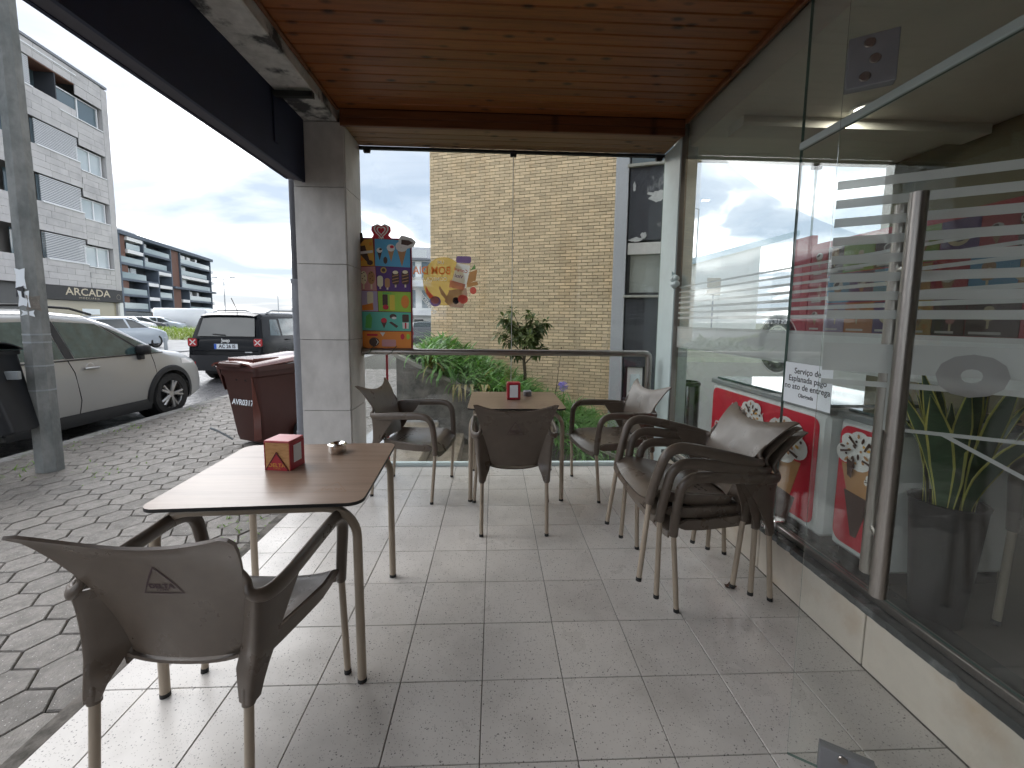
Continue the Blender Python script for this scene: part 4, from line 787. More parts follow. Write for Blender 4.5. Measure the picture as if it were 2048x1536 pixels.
# ------------------------------------------------------------------ ice cream price board tied to the rail
a0, a1 = aty(722, 699, 3.925), aty(826, 699, 3.925)
Wb = a1.x - a0.x; Fb = frame((a0.x, 3.925, 1.127), (1, 0, 0), (0, 0, 1)); k_ = Wb / 103.0     # metres per photo pixel on the board
pb = thing('price_board', 'tall ice cream price board with a heart logo tied to the handrail', 'price board', (a0.x + Wb / 2, 3.925, 1.127))
Fl = frame((-Wb / 2, 0, 0), (1, 0, 0), (0, 0, 1))
def bx(x): return (x - 722) * k_
def bz(y): return (700 - y) * k_
def pic(nm, poly, m, lay, par): return obj(nm, MB().prism([(bx(x), bz(y)) for x, y in poly], .0085 + .0008 * lay, .0091 + .0008 * lay, 0, Fl), PAL[m], par)
obj('board', MB().bbox(0, Wb, -.0, .008, 0, bz(484), .001, 0, frame((-Wb / 2, 0, 0), (1, 0, 0), (0, 1, 0))), 'darkred', pb)
rows = [(484, 539), (540, 585), (586, 626), (627, 665), (666, 699)]
def tri_(cx, cy, w, h): return [(cx - w, cy), (cx + w, cy), (cx, cy + h)]
def pan(poly, m): return pic('price_panel', poly, m, 0, pb)
p = pan([(718, 491), (750, 486), (753, 538), (721, 539)], 'amber'); pic('cone_picture', [(713, 503), (735, 499), (744, 530), (738, 530)], 'choc', 1, p); pic('wafer_picture', ellipse(744, 532, 6, 5, 10), 'choc', 1, p)
pic('chocolate_top', [(702, 478), (710, 472), (722, 474), (731, 476), (733, 490), (724, 499), (712, 499), (705, 490)], 'choc', 1, p); pic('caption', [(726, 511), (750, 508), (750, 513), (726, 516)], 'white', 2, p); pic('spark', ellipse(727, 526, 4, 3, 8), 'orange', 1, p); pic('spark', ellipse(746, 496, 3, 4, 8), 'orange', 1, p)
p = pan([(754, 486), (822, 489), (822, 540), (754, 538)], 'sky')
for cx_, cy_, s_, tp in ((763, 508, .7, 'white'), (785, 503, 1.0, 'white'), (806, 500, 1.5, 'cone')):
    pic('cone_picture', tri_(cx_, cy_ + 3, 6.5 * s_, 24 * s_), 'cone' if s_ > .8 else 'choc', 1, p); pic('cream_top', ellipse(cx_, cy_, 8 * s_, 7 * s_, 12), 'white', 2, p); pic('sauce', ellipse(cx_ + 2, cy_ - 2, 4 * s_, 3 * s_, 9), 'red' if s_ == 1 else 'choc', 3, p)
pic('cream_top', [(800, 488), (805, 479), (813, 480), (826, 484), (834, 491), (829, 501), (812, 505), (802, 500)], 'white', 4, p); pic('sauce', [(806, 487), (820, 488), (829, 493), (818, 498), (805, 496)], 'choc', 5, p); pic('lolly_picture', ellipse(774, 527, 4, 7, 10), 'choc', 1, p)
p = pan([(719, 541), (754, 539), (756, 586), (722, 585)], 'pink')
for cx_, m_ in ((731, 'vanilla'), (746, 'cone')): pic('lolly_picture', ellipse(cx_, 561, 7, 13, 14), m_, 1, p); pic('stick', [(cx_ - 1.6, 573), (cx_ + 1.6, 573), (cx_ + 1.6, 583), (cx_ - 1.6, 583)], 'cream', 1, p); [pic('chip', ellipse(cx_ + dx_, 558 + dy_, 1.3, 1, 6), 'choc', 2, p) for dx_, dy_ in ((-3, -5), (2, 0), (-2, 5), (3, 8), (1, -7))]
p = pan([(755, 539), (822, 540), (822, 587), (757, 586)], 'purple'); pic('medallion', ellipse(770, 546, 6, 6, 14), 'gold', 1, p); pic('medallion_mark', ellipse(770, 546, 3.6, 3.6, 10), 'choc', 2, p)
for cx_, cy_, m_, s_ in ((763, 568, 'vanilla', .8), (777, 571, 'cone', .7), (793, 561, 'choc', 1.0), (812, 560, 'choc', 1.05)):
    pic('lolly_picture', rrect(cx_ - 7 * s_, cx_ + 7 * s_, cy_ - 14 * s_, cy_ + 13 * s_, 6 * s_), m_, 1, p); pic('stick', [(cx_ - 1.6, cy_ + 12 * s_), (cx_ + 1.6, cy_ + 12 * s_), (cx_ + 1.6, cy_ + 18 * s_), (cx_ - 1.6, cy_ + 18 * s_)], 'cream', 1, p)
    if m_ == 'choc': pic('bite', ellipse(cx_, cy_ - 11, 5.5, 3.5, 10), 'vanilla', 2, p); [pic('drizzle', [(cx_ - 6, cy_ - 4 + 6 * q), (cx_ + 6, cy_ - 7 + 6 * q), (cx_ + 6, cy_ - 5.5 + 6 * q), (cx_ - 6, cy_ - 2.5 + 6 * q)], 'cone', 2, p) for q in range(3)]
p = pan([(721, 586), (757, 587), (758, 626), (723, 626)], 'lilac'); pic('lolly_picture', rrect(737, 749, 588, 612, 3), 'vanilla', 1, p); pic('mango_picture', [(727, 615), (748, 610), (749, 624), (727, 625)], 'orange', 2, p)
p = pan([(758, 587), (822, 588), (822, 627), (759, 626)], 'lime'); pic('lolly_picture', rrect(767, 777, 593, 615, 2), 'choc', 1, p); pic('lolly_picture', rrect(781, 791, 594, 624, 2), 'yellow', 1, p); pic('lolly_picture', ellipse(811, 607, 8, 13, 12), 'orange', 1, p); pic('raspberry_picture', ellipse(773, 618, 6, 5, 10), 'red', 2, p)
mb = MB(); add_text(mb, 'Solero', .030, Fl @ Matrix.Translation((bx(776), bz(590.5), .0102)), .0012); obj('lettering', mb, PAL['green'], p, fix=False)
p = pan([(723, 627), (822, 628), (822, 665), (725, 664)], 'teal'); pic('lolly_picture', [(734, 636), (742, 630), (746, 640), (744, 660), (732, 659)], 'green', 1, p); pic('cup_picture', tri_(769, 646, 6, 14), 'choc', 1, p); pic('cup_picture', ellipse(769, 644, 6, 5, 9), 'red', 2, p); pic('biscuit_picture', ellipse(787, 636, 7, 5, 12), 'choc', 1, p); pic('biscuit_cream', ellipse(789, 639, 5, 2.5, 9), 'white', 2, p); pic('bar_picture', [(779, 648), (783, 646), (797, 655), (793, 659)], 'choc', 1, p); pic('lolly_picture', rrect(805, 818, 632, 647, 2), 'choc', 1, p); pic('stick', [(805, 648), (818, 648), (817, 660), (806, 660)], 'white', 1, p); pic('stripe', [(810, 648), (813, 648), (813, 660), (810, 660)], 'red', 2, p)
p = pan([(725, 666), (822, 666), (822, 699), (726, 699)], 'orange'); pic('ball_picture', ellipse(749, 687, 10, 9, 14), 'choc', 1, p); pic('cream_moon', [(752, 680), (758, 687), (752, 694), (756, 687)], 'white', 2, p); pic('sweet_picture', rrect(764, 792, 682, 696, 3), 'pink', 1, p); pic('spoon_picture', ellipse(805, 676, 4, 6, 9), 'red', 1, p); pic('spoon_picture', ellipse(816, 676, 3.5, 6, 9), 'lime', 1, p); pic('cup_picture', tri_(766, 668, 5, 8), 'white', 1, p); pic('caption', [(735, 671), (756, 671), (756, 675), (735, 675)], 'red', 1, p)
# heart topper
def heart(cx, cy, s): return [(cx + s * 16 * math.sin(t) ** 3 / 17, cy - s * (13 * math.cos(t) - 5 * math.cos(2 * t) - 2 * math.cos(3 * t) - math.cos(4 * t)) / 15) for t in [2 * math.pi * i / 36 for i in range(36)]]
hp = pic('heart_logo', [(748, 486), (752, 478), (748, 470), (749, 463), (757, 459), (767, 461), (777, 459), (785, 463), (786, 471), (781, 479), (787, 485)], 'red', 0, pb)
for i, (s_, m_) in enumerate(((15.5, 'white'), (12.2, 'red'), (9.6, 'white'), (6.6, 'red'))): pic('heart_band', heart(767, 470.5, s_), m_, 2 + i, hp)
mb = MB(); add_text(mb, 'OLA', .024, Fl @ Matrix.Translation((bx(767), bz(484), .0115)), .001); obj('lettering', mb, PAL['white'], hp, fix=False)
obj('stand_pole', MB().tube([(-.005, .006, -1.115), (-.005, .006, .02)], .011, 10), 'red', pb, smooth=True); obj('stand_foot', MB().bbox(-.035, .025, -.02, .03, -1.127, -1.112, .003), 'red', pb)
for x_ in (-.13, .07):
    mb = MB(); mb.tube([(x_ + .05 * math.cos(a) * .5, -.03 + .034 * math.sin(a), -.012 + .036 * math.cos(a)) for a in [k * .42 for k in range(15)]], .0028, 6); mb.tube([(x_, -.05, -.02), (x_ - .05, -.052, -.05)], .0022, 6); mb.tube([(x_, -.05, -.02), (x_ + .06, -.052, -.044)], .0022, 6); obj('cable_tie', mb, 'wire', pb, smooth=True)

# ================================================================== STREET OBJECTS
# wheeled waste bin
wb = thing('wheeled_bin', 'brown wheeled waste bin with lettering standing beside the stone pillar', 'waste bin', (-2.62, 4.92, -.027), R_(-24))
mb = MB()
lv = [(.05, .20, .23), (.12, .21, .25), (.78, .265, .33), (.80, .285, .345), (.90, .29, .35)]
P = []
for z, hx, hy in lv: P += [(x, y, z) for x, y in rrect(-hx, hx, -hy, hy, .05, 4)]
n = len(P) // len(lv)
mb.add(P, [(i * n + k, i * n + (k + 1) % n, (i + 1) * n + (k + 1) % n, (i + 1) * n + k) for i in range(len(lv) - 1) for k in range(n)] + [tuple(range(n)), tuple(range((len(lv) - 1) * n, len(lv) * n))])
bod = obj('body', mb, 'bin', wb, smooth=True)
for x in (-.05, .09): obj('rib', MB().add([(x, -.318, .72), (x + .028, -.318, .72), (x + .028, -.292, .52), (x, -.292, .52), (x, -.332, .76), (x + .028, -.332, .76)], [(0, 1, 2, 3), (4, 5, 1, 0)]), 'black', bod)
obj('rib', MB().bbox(.215, .223, -.345, -.26, .10, .80, .002), 'bin_lid', bod)
mb = MB(); ang = math.atan2(.08, .66)
add_text(mb, 'AVR0317', .085, Matrix.Translation((.02, -.312, .50)) @ Matrix.Rotation(R_(90) - ang * .0 - .115, 4, 'X'), .002); obj('lettering', mb, 'paper', bod, fix=False)
obj('rim', MB().prism(rrect(-.315, .315, -.375, .375, .06, 4), .86, .91), 'bin', wb, smooth=True)
mb = MB(); mb.grid(lambda u, v: ((u - .5) * .64, -.40 + .80 * v, .925 + .05 * math.sin(math.pi * min(1, max(0, u))) ** .35 + .06 * v - .02), 12, 10, .02); lid = obj('lid', mb, 'bin_lid', wb, smooth=True)
obj('lid_panel', MB().bbox(-.20, .20, -.30, .02, .955, .985, .008), 'bin_lid', lid); obj('lid_grip', MB().bbox(-.17, .17, -.43, -.39, .905, .945, .01), 'bin', lid)
obj('hinge_bar', MB().tube([(-.24, .42, .93), (.24, .42, .93)], .018, 10), 'bin', wb, smooth=True); obj('side_lug', MB().add([(-.30, -.33, .86), (-.30, .30, .86), (-.41, .28, .88), (-.41, -.30, .88), (-.27, -.30, .62), (-.27, .22, .62)], [(0, 1, 2, 3), (3, 2, 5, 4), (0, 3, 4), (1, 5, 2), (0, 4, 5, 1)]), 'bin', wb)
for x in (-.25, .25): obj('wheel', MB().lathe([(.02, -.03), (.095, -.03), (.10, -.02), (.10, .02), (.095, .03), (.02, .03)], (x, .24, .10), 20, 'x', close=True), 'tyre', wb, smooth=True)
# small swing foot-lever next to the bin
obj('foot_pedal', MB().tube([(-.24, -.26, .05), (-.34, -.36, .16), (-.39, -.41, .20)], .012, 8), 'galv', wb, smooth=True)
# pole
pg = gz(92, 945, -.03); ps = thing('utility_pole', 'thick grey octagonal pole with torn posters at the left edge', 'pole', (pg.x - .02, pg.y + .06, -.03))
def octo(r): return [(r * math.cos(R_(22.5 + 45 * k)), r * math.sin(R_(22.5 + 45 * k))) for k in range(8)]
mb = MB(); zz = [(0, .100), (2.0, .088), (9.0, .058)]
mb.add([(x, y, z) for z, r in zz for x, y in octo(r)], [(i * 8 + k, i * 8 + (k + 1) % 8, i * 8 + 8 + (k + 1) % 8, i * 8 + 8 + k) for i in range(2) for k in range(8)] + [tuple(range(16, 24))]); shaft = obj('shaft', mb, 'pole', ps)
for z in (.75, .97, 1.18, 1.25): obj('band', MB().prism(octo(.1025 - z * .006), z, z + .014), 'galv', ps)
rr = random.Random(5)
for i, (z0, z1, a, m_) in enumerate(((1.66, 1.83, -90, 'paper'), (1.50, 1.64, -82, 'paper'), (1.42, 1.47, -70, 'paper'), (1.58, 1.68, -100, 'ink'), (1.47, 1.60, -45, 'paver'))):
    r = .0925 - z0 * .006 + .004; F = frame((r * math.cos(R_(a)), r * math.sin(R_(a)), z0), (-math.sin(R_(a)), math.cos(R_(a)), 0), (0, 0, 1))
    w_ = .045; poly = [(-w_, 0), (-.01, .012), (w_, -.008), (w_ * .8, (z1 - z0) * .5), (w_, z1 - z0), (0, z1 - z0 - .014), (-w_ * .9, z1 - z0), (-w_ * .7, (z1 - z0) * .6)]
    obj('poster_scrap', MB().prism(poly, 0, .001, 0, F), m_, ps)
# litter bin hung on the pole
lb = thing('litter_bin', 'black slant sided litter bin hung on the pole', 'litter bin', (pg.x - .36, pg.y - .24, .40), R_(12))
mb = MB(); lv = [(0, .30, .15, .03), (.02, .31, .16, .03), (.62, .27, .20, .0), (.68, .275, .20, 0)]; P = []
for z, hx, hy, sh in lv: P += [(x * 1.0 + (.11 - .10 * z / .68), y, z) for x, y in rrect(-hx, hx, -hy, hy, .05, 4)]
n = len(P) // 4; mb.add(P, [(i * n + k, i * n + (k + 1) % n, (i + 1) * n + (k + 1) % n, (i + 1) * n + k) for i in range(3) for k in range(n)] + [tuple(range(n)), tuple(range(3 * n, 4 * n))]); obj('tub', mb, 'litter', lb, smooth=True)
obj('hood', MB().grid(lambda u, v: (-.30 + .59 * u, -.215 + .43 * v, .69 + .10 * math.sin(math.pi * v) * (1 - .35 * u)), 8, 8, -.012), 'litter', lb, smooth=True); obj('rim', MB().prism(rrect(-.285, .295, -.215, .215, .05, 4), .655, .688), 'cladding', lb)
obj('label_sticker', MB().prism([(-.02, .54), (.14, .56), (.14, .63), (-.02, .61)], 0, .001, 0, frame((0, -.2035, 0), (1, 0, 0), (0, 0, 1))), 'paper', lb); obj('bracket', MB().bbox(.30, .40, -.02, .02, .45, .52, .003), 'galv', lb)

# ------------------------------------------------------------------ vehicles
def wheel(parent, x, y, R, w=.20, rim='alloy', steer=0.0, detail=True):
    t = obj('wheel', MB().lathe([(R * .66, -w / 2), (R * .93, -w / 2), (R, -w * .36), (R, w * .36), (R * .93, w / 2), (R * .66, w / 2)], seg=32, axis='x', close=True), 'tyre', parent, smooth=True, loc=(x, y, R), rot=(0, 0, steer))
    sg = 1 if x > 0 else -1; mb = MB(); mb.lathe([(R * .655, -w * .46), (R * .655, w * .46)], seg=32, axis='x'); mb.lathe([(0, sg * w * .05), (R * .65, sg * w * .05)], seg=32, axis='x', mi=1)
    for k in range(5 if detail else 0):
        a = 2 * math.pi * k / 5
        for da in (-.17, .17):
            p0, p1 = Vector((sg * w * .38, R * .14 * math.cos(a), R * .14 * math.sin(a))), Vector((sg * w * .44, R * .64 * math.cos(a + da), R * .64 * math.sin(a + da))); mb.tube([p0, p1], [R * .07, R * .055], 6)
    mb.lathe([(0, sg * w * .44), (R * .15, sg * w * .43), (R * .17, sg * w * .3)], seg=16, axis='x'); mb.lathe([(R * .64, sg * w * .36), (R * .67, sg * w * .47), (R * .69, sg * w * .47)], seg=32, axis='x')
    obj('rim', mb, [rim, 'black'], t, smooth=True); return t
def car(name, label, cat, prof, Wh, belt, roof, loc, rz, paint, wy, Rw, glass='carglass', tum=.24, z0=.20, detail=True, clad=True, taper=(.10, .16), side=(), group=None, wlen=None):
    t = thing(name, label, cat, loc, rz, group); ya, yb = prof[0][0], prof[-1][0]
    def zt(y): return interp(prof, y)
    def Wy(y):
        k = .5 + .5 * 0; ym = (ya + yb) / 2; h = (yb - ya) / 2; q = (y - ym) / h
        return Wh * (1 - (taper[1] if q > 0 else taper[0]) * abs(q) ** 6)
    def hw(y, z):
        w = Wy(y); zz_ = zt(y); s = 1 - .055 * ((min(z, belt) - .60) / .45) ** 2
        if z > belt: s -= tum * (z - belt) / (roof - belt)
        r = .11
        if z > zz_ - r: q = min(1, (z - (zz_ - r)) / r); s *= .72 + .28 * math.sqrt(max(0, 1 - q * q))
        return w * s
    nst = 130 if detail else 44; ysn = sorted(set([p[0] for p in prof] + [ya + (yb - ya) * i / nst for i in range(nst + 1)]))
    NZ = 46 if detail else 20; mb = MB(); n = None
    for y in ysn:
        zz_ = zt(y); lo = z0 + .10 * max(0, abs((y - (ya + yb) / 2) / ((yb - ya) / 2)) - .8) / .2
        zs_ = [lo + (zz_ - lo) * (1 - (1 - i / NZ) ** 1.5) for i in range(NZ + 1)]
        half = [(hw(y, z), z) for z in zs_]; half += [(half[-1][0] * .6, zz_ + .012), (0, zz_ + .016)]
        if detail:
            def well(x, z):
                for w_ in wy:
                    if (y - w_) ** 2 + (z - Rw) ** 2 < (Rw + .06) ** 2: return min(x, Wh - .30)
                return x
            half = [(well(x, z), z) for x, z in half]
        ringp = [(0, lo)] + half + [(-x, z) for x, z in half[::-1][1:]]
        n = len(ringp); mb.v += [(x, y, z) for x, z in ringp]
    for i in range(len(ysn) - 1):
        for k in range(n): mb.f.append((i * n + k, i * n + (k + 1) % n, (i + 1) * n + (k + 1) % n, (i + 1) * n + k)); mb.m.append(0)
    mb.f += [tuple(range(n)), tuple(range((len(ysn) - 1) * n, len(ysn) * n))]; mb.m += [0, 0]
    body = obj('body', mb, paint, t, smooth=True, angle=32)
    if detail:
        for y in wy:
            for sx in (-1, 1):
                N_ = 28; mb = MB(); r0, r1 = Rw + .045, Rw + .125
                A = [(Rw + (0), R_(-12 + 204 * i / N_)) for i in range(N_ + 1)]
                for i, (_, a) in enumerate(A):
                    for r_, off in ((r0, .004), (r0, .022), (r1 - .02, .02), (r1, .004)):
                        yy, z_ = y + r_ * math.cos(a), Rw + r_ * math.sin(a); z_ = max(z_, z0 + .02); mb.v.append((sx * (hw(yy, max(z_, .25)) + off), yy, z_))
                mb.f += [(i * 4 + k, i * 4 + k + 1, i * 4 + 5 + k, i * 4 + 4 + k) for i in range(N_) for k in range(3)]; mb.m += [0] * (3 * N_)
                if clad: obj('wheel_arch', mb, 'cladding', t, smooth=True)
                obj('wheel_well', MB().lathe([(0, 0), (Rw + .055, 0)], (sx * (Wh - .285), y, Rw), 28, 'x'), 'black', t)
        if clad:
            for sx in (-1, 1): obj('side_sill', MB().grid(lambda u, v: (sx * (hw(wy[0] + Rw + .06 + (wy[1] - wy[0] - 2 * Rw - .12) * u, .40) + .008 * math.sin(math.pi * v)), wy[0] + Rw + .06 + (wy[1] - wy[0] - 2 * Rw - .12) * u, z0 - .01 + .15 * v), 6, 4), 'cladding', t, smooth=True)
        obj('underbody', MB().box(-Wh + .25, Wh - .25, ya + .2, yb - .2, z0 - .04, z0 + .02), 'black', t)
    for y in wy:
        for sx in (-1, 1): wheel(t, sx * (Wh - .115), y, Rw, .20, steer=0, detail=detail)
    def sidepane(nm, q, m=glass, off=.004, sides=(-1, 1), nn=8):
        for sx in sides:
            def fn(u, v):
                a = Vector(q[0]).lerp(Vector(q[1]), u); b = Vector(q[3]).lerp(Vector(q[2]), u); c = a.lerp(b, v); return (sx * (hw(c[0], c[1]) + off), c[0], c[1])
            obj(nm, MB().grid(fn, nn, nn), m, t, smooth=True)
    def endpane(nm, q, m=glass, off=.006, rear=True, nn=8, s=None):     # follows the top profile, q in (x, y)
        def fn(u, v):
            a = Vector(q[0]).lerp(Vector(q[1]), u); b = Vector(q[3]).lerp(Vector(q[2]), u); c = a.lerp(b, v); e_ = .01; dz = (zt(c[1] + e_) - zt(c[1] - e_)) / (2 * e_); nl = math.hypot(1, dz)
            edge = hw(c[1], zt(c[1]) - .02) ; return (c[0], c[1] - dz / nl * off, zt(c[1]) + .016 - .012 * (abs(c[0]) / max(edge, .1)) ** 2 + off / nl)
        return obj(nm, MB().grid(fn, nn, nn), m, t, smooth=True)
    t_fn = dict(t=t, hw=hw, zt=zt, sidepane=sidepane, endpane=endpane)
    return t_fn
# beige crossover
bp = [(-2.08, .62), (-2.06, .95), (-1.99, 1.22), (-1.80, 1.47), (-1.45, 1.56), (-.9, 1.60), (-.2, 1.605), (.25, 1.56), (.55, 1.46), (.95, 1.22), (1.18, 1.09), (1.32, 1.045), (1.65, .985), (1.88, .89), (2.0, .76), (2.06, .58)]
C1 = car('parked_car', 'pale beige crossover car parked at the kerb beside the pole', 'car', bp, .885, 1.00, 1.60, (-5.98, 5.50, -.15), R_(-2.5), 'beige_car', (-1.30, 1.30), .335, 'carglass_teal_refl', tum=.20)
t = C1['t']; spn = C1['sidepane']
spn('window', [(-1.62, 1.06), (-1.12, 1.04), (-1.10, 1.43), (-1.42, 1.42)]); spn('window', [(-1.06, 1.035), (-.22, 1.025), (-.30, 1.475), (-1.04, 1.455)]); spn('window', [(-.10, 1.02), (.88, 1.01), (.30, 1.44), (-.20, 1.47)]); spn('window', [(.93, 1.01), (1.16, 1.015), (.98, 1.12), (.42, 1.395)], nn=6)
spn('pillar_trim', [(-.21, 1.02), (-.11, 1.02), (-.21, 1.475), (-.29, 1.475)], 'black', .0045); spn('pillar_trim', [(.885, 1.008), (.925, 1.008), (.40, 1.40), (.33, 1.435)], 'black', .005)
C1['endpane']('windscreen', [(-.62, 1.14), (.62, 1.14), (.52, .40), (-.52, .40)], 'carglass_teal_refl'); C1['endpane']('rear_window', [(.5, -1.97), (-.5, -1.97), (-.5, -1.62), (.5, -1.62)])
hwf = C1['hw']
for sx in (-1, 1):
    for yd in (-.19, .98, -1.05):
        obj('door_seam', MB().tube([(sx * (hwf(yd + d_, z_) + .0015), yd + d_, z_) for z_, d_ in ((1.0, 0), (.85, .05 if yd < .5 else .03), (.6, .075 if yd < .5 else .06), (.5, .09 if yd < .5 else .05), (.34, .07 if yd < .5 else .02))] , .005, 5), 'black', t)
    for yh in (.06, -.92):
        hb = obj('door_handle', MB().tube([(sx * (hwf(yh, .885) + .018), yh - .09, .885), (sx * (hwf(yh, .885) + .024), yh, .89), (sx * (hwf(yh, .885) + .018), yh + .09, .885)], .016, 10, ell=(.8, 1)), 'beige_car', t, smooth=True)
        obj('handle_cup', MB().lathe([(0, 0), (.05, 0), (.055, -.002)], (sx * (hwf(yh, .9) + .0015), yh, .90), 18, 'x'), 'alloy', hb)
    mr_ = obj('mirror', MB().bbox(sx * .90 - .07, sx * .90 + .09 if sx > 0 else sx * .90 + .07, .72, .86, 1.0, 1.14, .03), 'black', t, smooth=True, angle=80); obj('mirror_stalk', MB().bbox(sx * .875 - .03, sx * .875 + .03, .74, .82, .93, 1.0, .008), 'black', mr_)
    obj('roof_rail', MB().tube([(sx * .60, -1.45, 1.585), (sx * .615, -1.2, 1.635), (sx * .62, -.4, 1.66), (sx * .615, .1, 1.635), (sx * .60, .38, 1.56)], .016, 8), 'black', t, smooth=True)
    obj('headlight', MB().grid(lambda u, v: (sx * (hwf(1.55 + .38 * u, .80 + .08 * v) + .004), 1.55 + .38 * u, .80 + .08 * v - .03 * u), 6, 4), 'lamp_white', t, smooth=True)
    obj('window_line', MB().tube([(sx * (hwf(y_, 1.003) + .006), y_, 1.003) for y_ in [-1.6 + 2.8 * k / 14 for k in range(15)]], .008, 6), 'black', t, smooth=True)
# black suv
jp = [(-2.10, .55), (-2.095, .98), (-2.05, 1.08), (-1.98, 1.35), (-1.90, 1.58), (-1.78, 1.655), (-1.3, 1.675), (-.3, 1.675), (.25, 1.62), (.55, 1.5), (.95, 1.15), (1.1, 1.10), (1.7, 1.06), (1.95, .98), (2.06, .8), (2.1, .6)]
C2 = car('parked_suv', 'black boxy off-road car parked ahead, rear towards us', 'car', jp, .905, 1.06, 1.67, (-6.18, 12.15, -.15), R_(-1.5), 'black_car', (-1.27, 1.30), .345, 'carglass', tum=.17, z0=.24, taper=(.05, .12))
t = C2['t']; spn = C2['sidepane']; hwf = C2['hw']
spn('window', [(-1.72, 1.12), (-1.28, 1.10), (-1.28, 1.50), (-1.58, 1.50)], 'carglass_teal_refl'); spn('window', [(-1.20, 1.10), (-.40, 1.09), (-.40, 1.53), (-1.18, 1.52)], 'carglass_teal_refl'); spn('window', [(-.32, 1.09), (.70, 1.08), (.28, 1.50), (-.32, 1.53)], 'carglass_teal_refl')
C2['endpane']('windscreen', [(-.62, .92), (.62, .92), (.55, .40), (-.55, .40)])
def rear(nm, poly, y, m, th=.012, par=None): return obj(nm, MB().prism(poly, 0, th, 0, frame((0, y, 0), (1, 0, 0), (0, 0, 1))), m, par or t)
rw = obj('rear_window', MB().grid(lambda u, v: ((u - .5) * 2 * (.66 - .07 * v), -2.062 + .15 * v - .010, 1.10 + .46 * v), 8, 6, -.006), 'carglass', t, smooth=True)
obj('wiper', MB().tube([(-.02, -2.085, 1.13), (-.30, -2.078, 1.15)], .014, 6), 'black', rw)
for sx in (-1, 1):
    tl = rear('tail_lamp', rrect(sx * .755 - .10, sx * .755 + .10, .87, 1.05, .04), -2.094, 'lamp_red', .03)
    obj('lamp_frame', MB().prism(rrect(sx * .755 - .115, sx * .755 + .115, .855, 1.065, .05), 0, .02, 0, frame((0, -2.09, 0), (1, 0, 0), (0, 0, 1))), 'cladding', tl)
    for a in (1, -1): obj('lamp_cross', MB().prism([(-.075, -.055), (-.055, -.065), (.075, .055), (.055, .065)] if a > 0 else [(.075, -.055), (.055, -.065), (-.075, .055), (-.055, .065)], .030 + .002 * a, .036, 0, frame((sx * .745, -2.094, .96), (1, 0, 0), (0, 0, 1))), 'lamp_white', tl)
    rear('reflector', rrect(sx * .66 - .09, sx * .66 + .09, .42, .51, .02), -2.152, 'lamp_red', .012)
    obj('roof_rail', MB().tube([(sx * .64, -1.5, 1.66), (sx * .65, -1.3, 1.72), (sx * .65, -.2, 1.73), (sx * .64, .05, 1.68)], .02, 8), 'galv', t, smooth=True)
    obj('mirror', MB().bbox(sx * .99 - .09, sx * .99 + .09, .55, .68, 1.08, 1.24, .03), 'black_car', t, smooth=True)
    obj('door_handle', MB().tube([(sx * (hwf(-1.0, 1.0) + .02), -1.10, 1.0), (sx * (hwf(-1.0, 1.0) + .03), -1.0, 1.0), (sx * (hwf(-1.0, 1.0) + .02), -.90, 1.0)], .016, 8), 'black_car', t, smooth=True)
    obj('door_seam', MB().tube([(sx * (hwf(-.36, z_) + .002), -.36, z_) for z_ in (1.06, .8, .5, .36)], .005, 5), 'cladding', t)
bmp = obj('bumper', MB().grid(lambda u, v: ((u - .5) * 1.76, -2.15 + .12 * (2 * u - 1) ** 8 + .02 * (v - .5) ** 2, .30 + .36 * v), 20, 6, -.03), 'cladding', t, smooth=True)
pt = rear('number_plate', rrect(-.27, .27, .805, .925, .01), -2.094, 'paper', .012); rear('plate_band', [(-.268, .807), (-.215, .807), (-.215, .923), (-.268, .923)], -2.1065, 'blue', .0015, pt)
mb = MB(); add_text(mb, 'AC 26 IS', .115, frame((.03, -2.1085, .866), (1, 0, 0), (0, 0, 1)), .003, sx=.92); obj('lettering', mb, 'ink', pt, fix=False)
mb = MB(); add_text(mb, 'Jeep', .115, frame((0, -2.103, 1.005), (1, 0, 0), (0, 0, 1)), .004); obj('lettering', mb, 'chrome', t, fix=False)
obj('chrome_badge', MB().bbox(.43, .60, -2.104, -2.094, .72, .745, .003), 'chrome', t); obj('tailgate_crease', MB().tube([(-.72, -2.10, .76), (.72, -2.10, .76)], .012, 6), 'black_car', t, smooth=True)
obj('roof_spoiler', MB().grid(lambda u, v: ((u - .5) * 1.24, -1.99 + .26 * v, 1.60 + .072 * v - .03 * (2 * u - 1) ** 4), 10, 4, .03), 'black_car', t, smooth=True)
obj('aerial', MB().tube([(0, -1.6, 1.69), (.0, -1.82, 2.0)], .008, 6), 'black', t)
# other cars
hp_ = [(-1.98, .6), (-1.96, .95), (-1.85, 1.15), (-1.5, 1.42), (-.9, 1.48), (0, 1.46), (.35, 1.35), (.95, 1.02), (1.5, .9), (1.85, .78), (1.98, .55)]
def plain_car(name, lab, loc, rz, paint, grp=None):
    c = car(name, lab, 'car', hp_, .84, .92, 1.47, loc, rz, paint, (-1.25, 1.25), .31, 'carglass', detail=False, group=grp)
    c['sidepane']('window', [(-1.55, .96), (-.05, .95), (-.15, 1.36), (-1.25, 1.34)]); c['sidepane']('window', [(.03, .95), (.88, .96), (.25, 1.33), (-.05, 1.36)])
    c['endpane']('windscreen', [(-.58, .90), (.58, .90), (.5, .42), (-.5, .42)], 'carglass_teal_refl'); c['endpane']('rear_window', [(.55, -1.80), (-.55, -1.80), (-.55, -1.45), (.55, -1.45)])
    for sx in (-1, 1): obj('tail_lamp', MB().bbox(sx * .62 - .10, sx * .62 + .10, -1.99, -1.94, .80, .95, .01), 'lamp_red', c['t'])
    return c['t']
pc = gz(262, 706, -.15); plain_car('parked_car', 'silver blue hatchback half hidden behind the beige crossover', (pc.x - 2.0, pc.y + 1.6, -.10), R_(-8), 'silver_car')
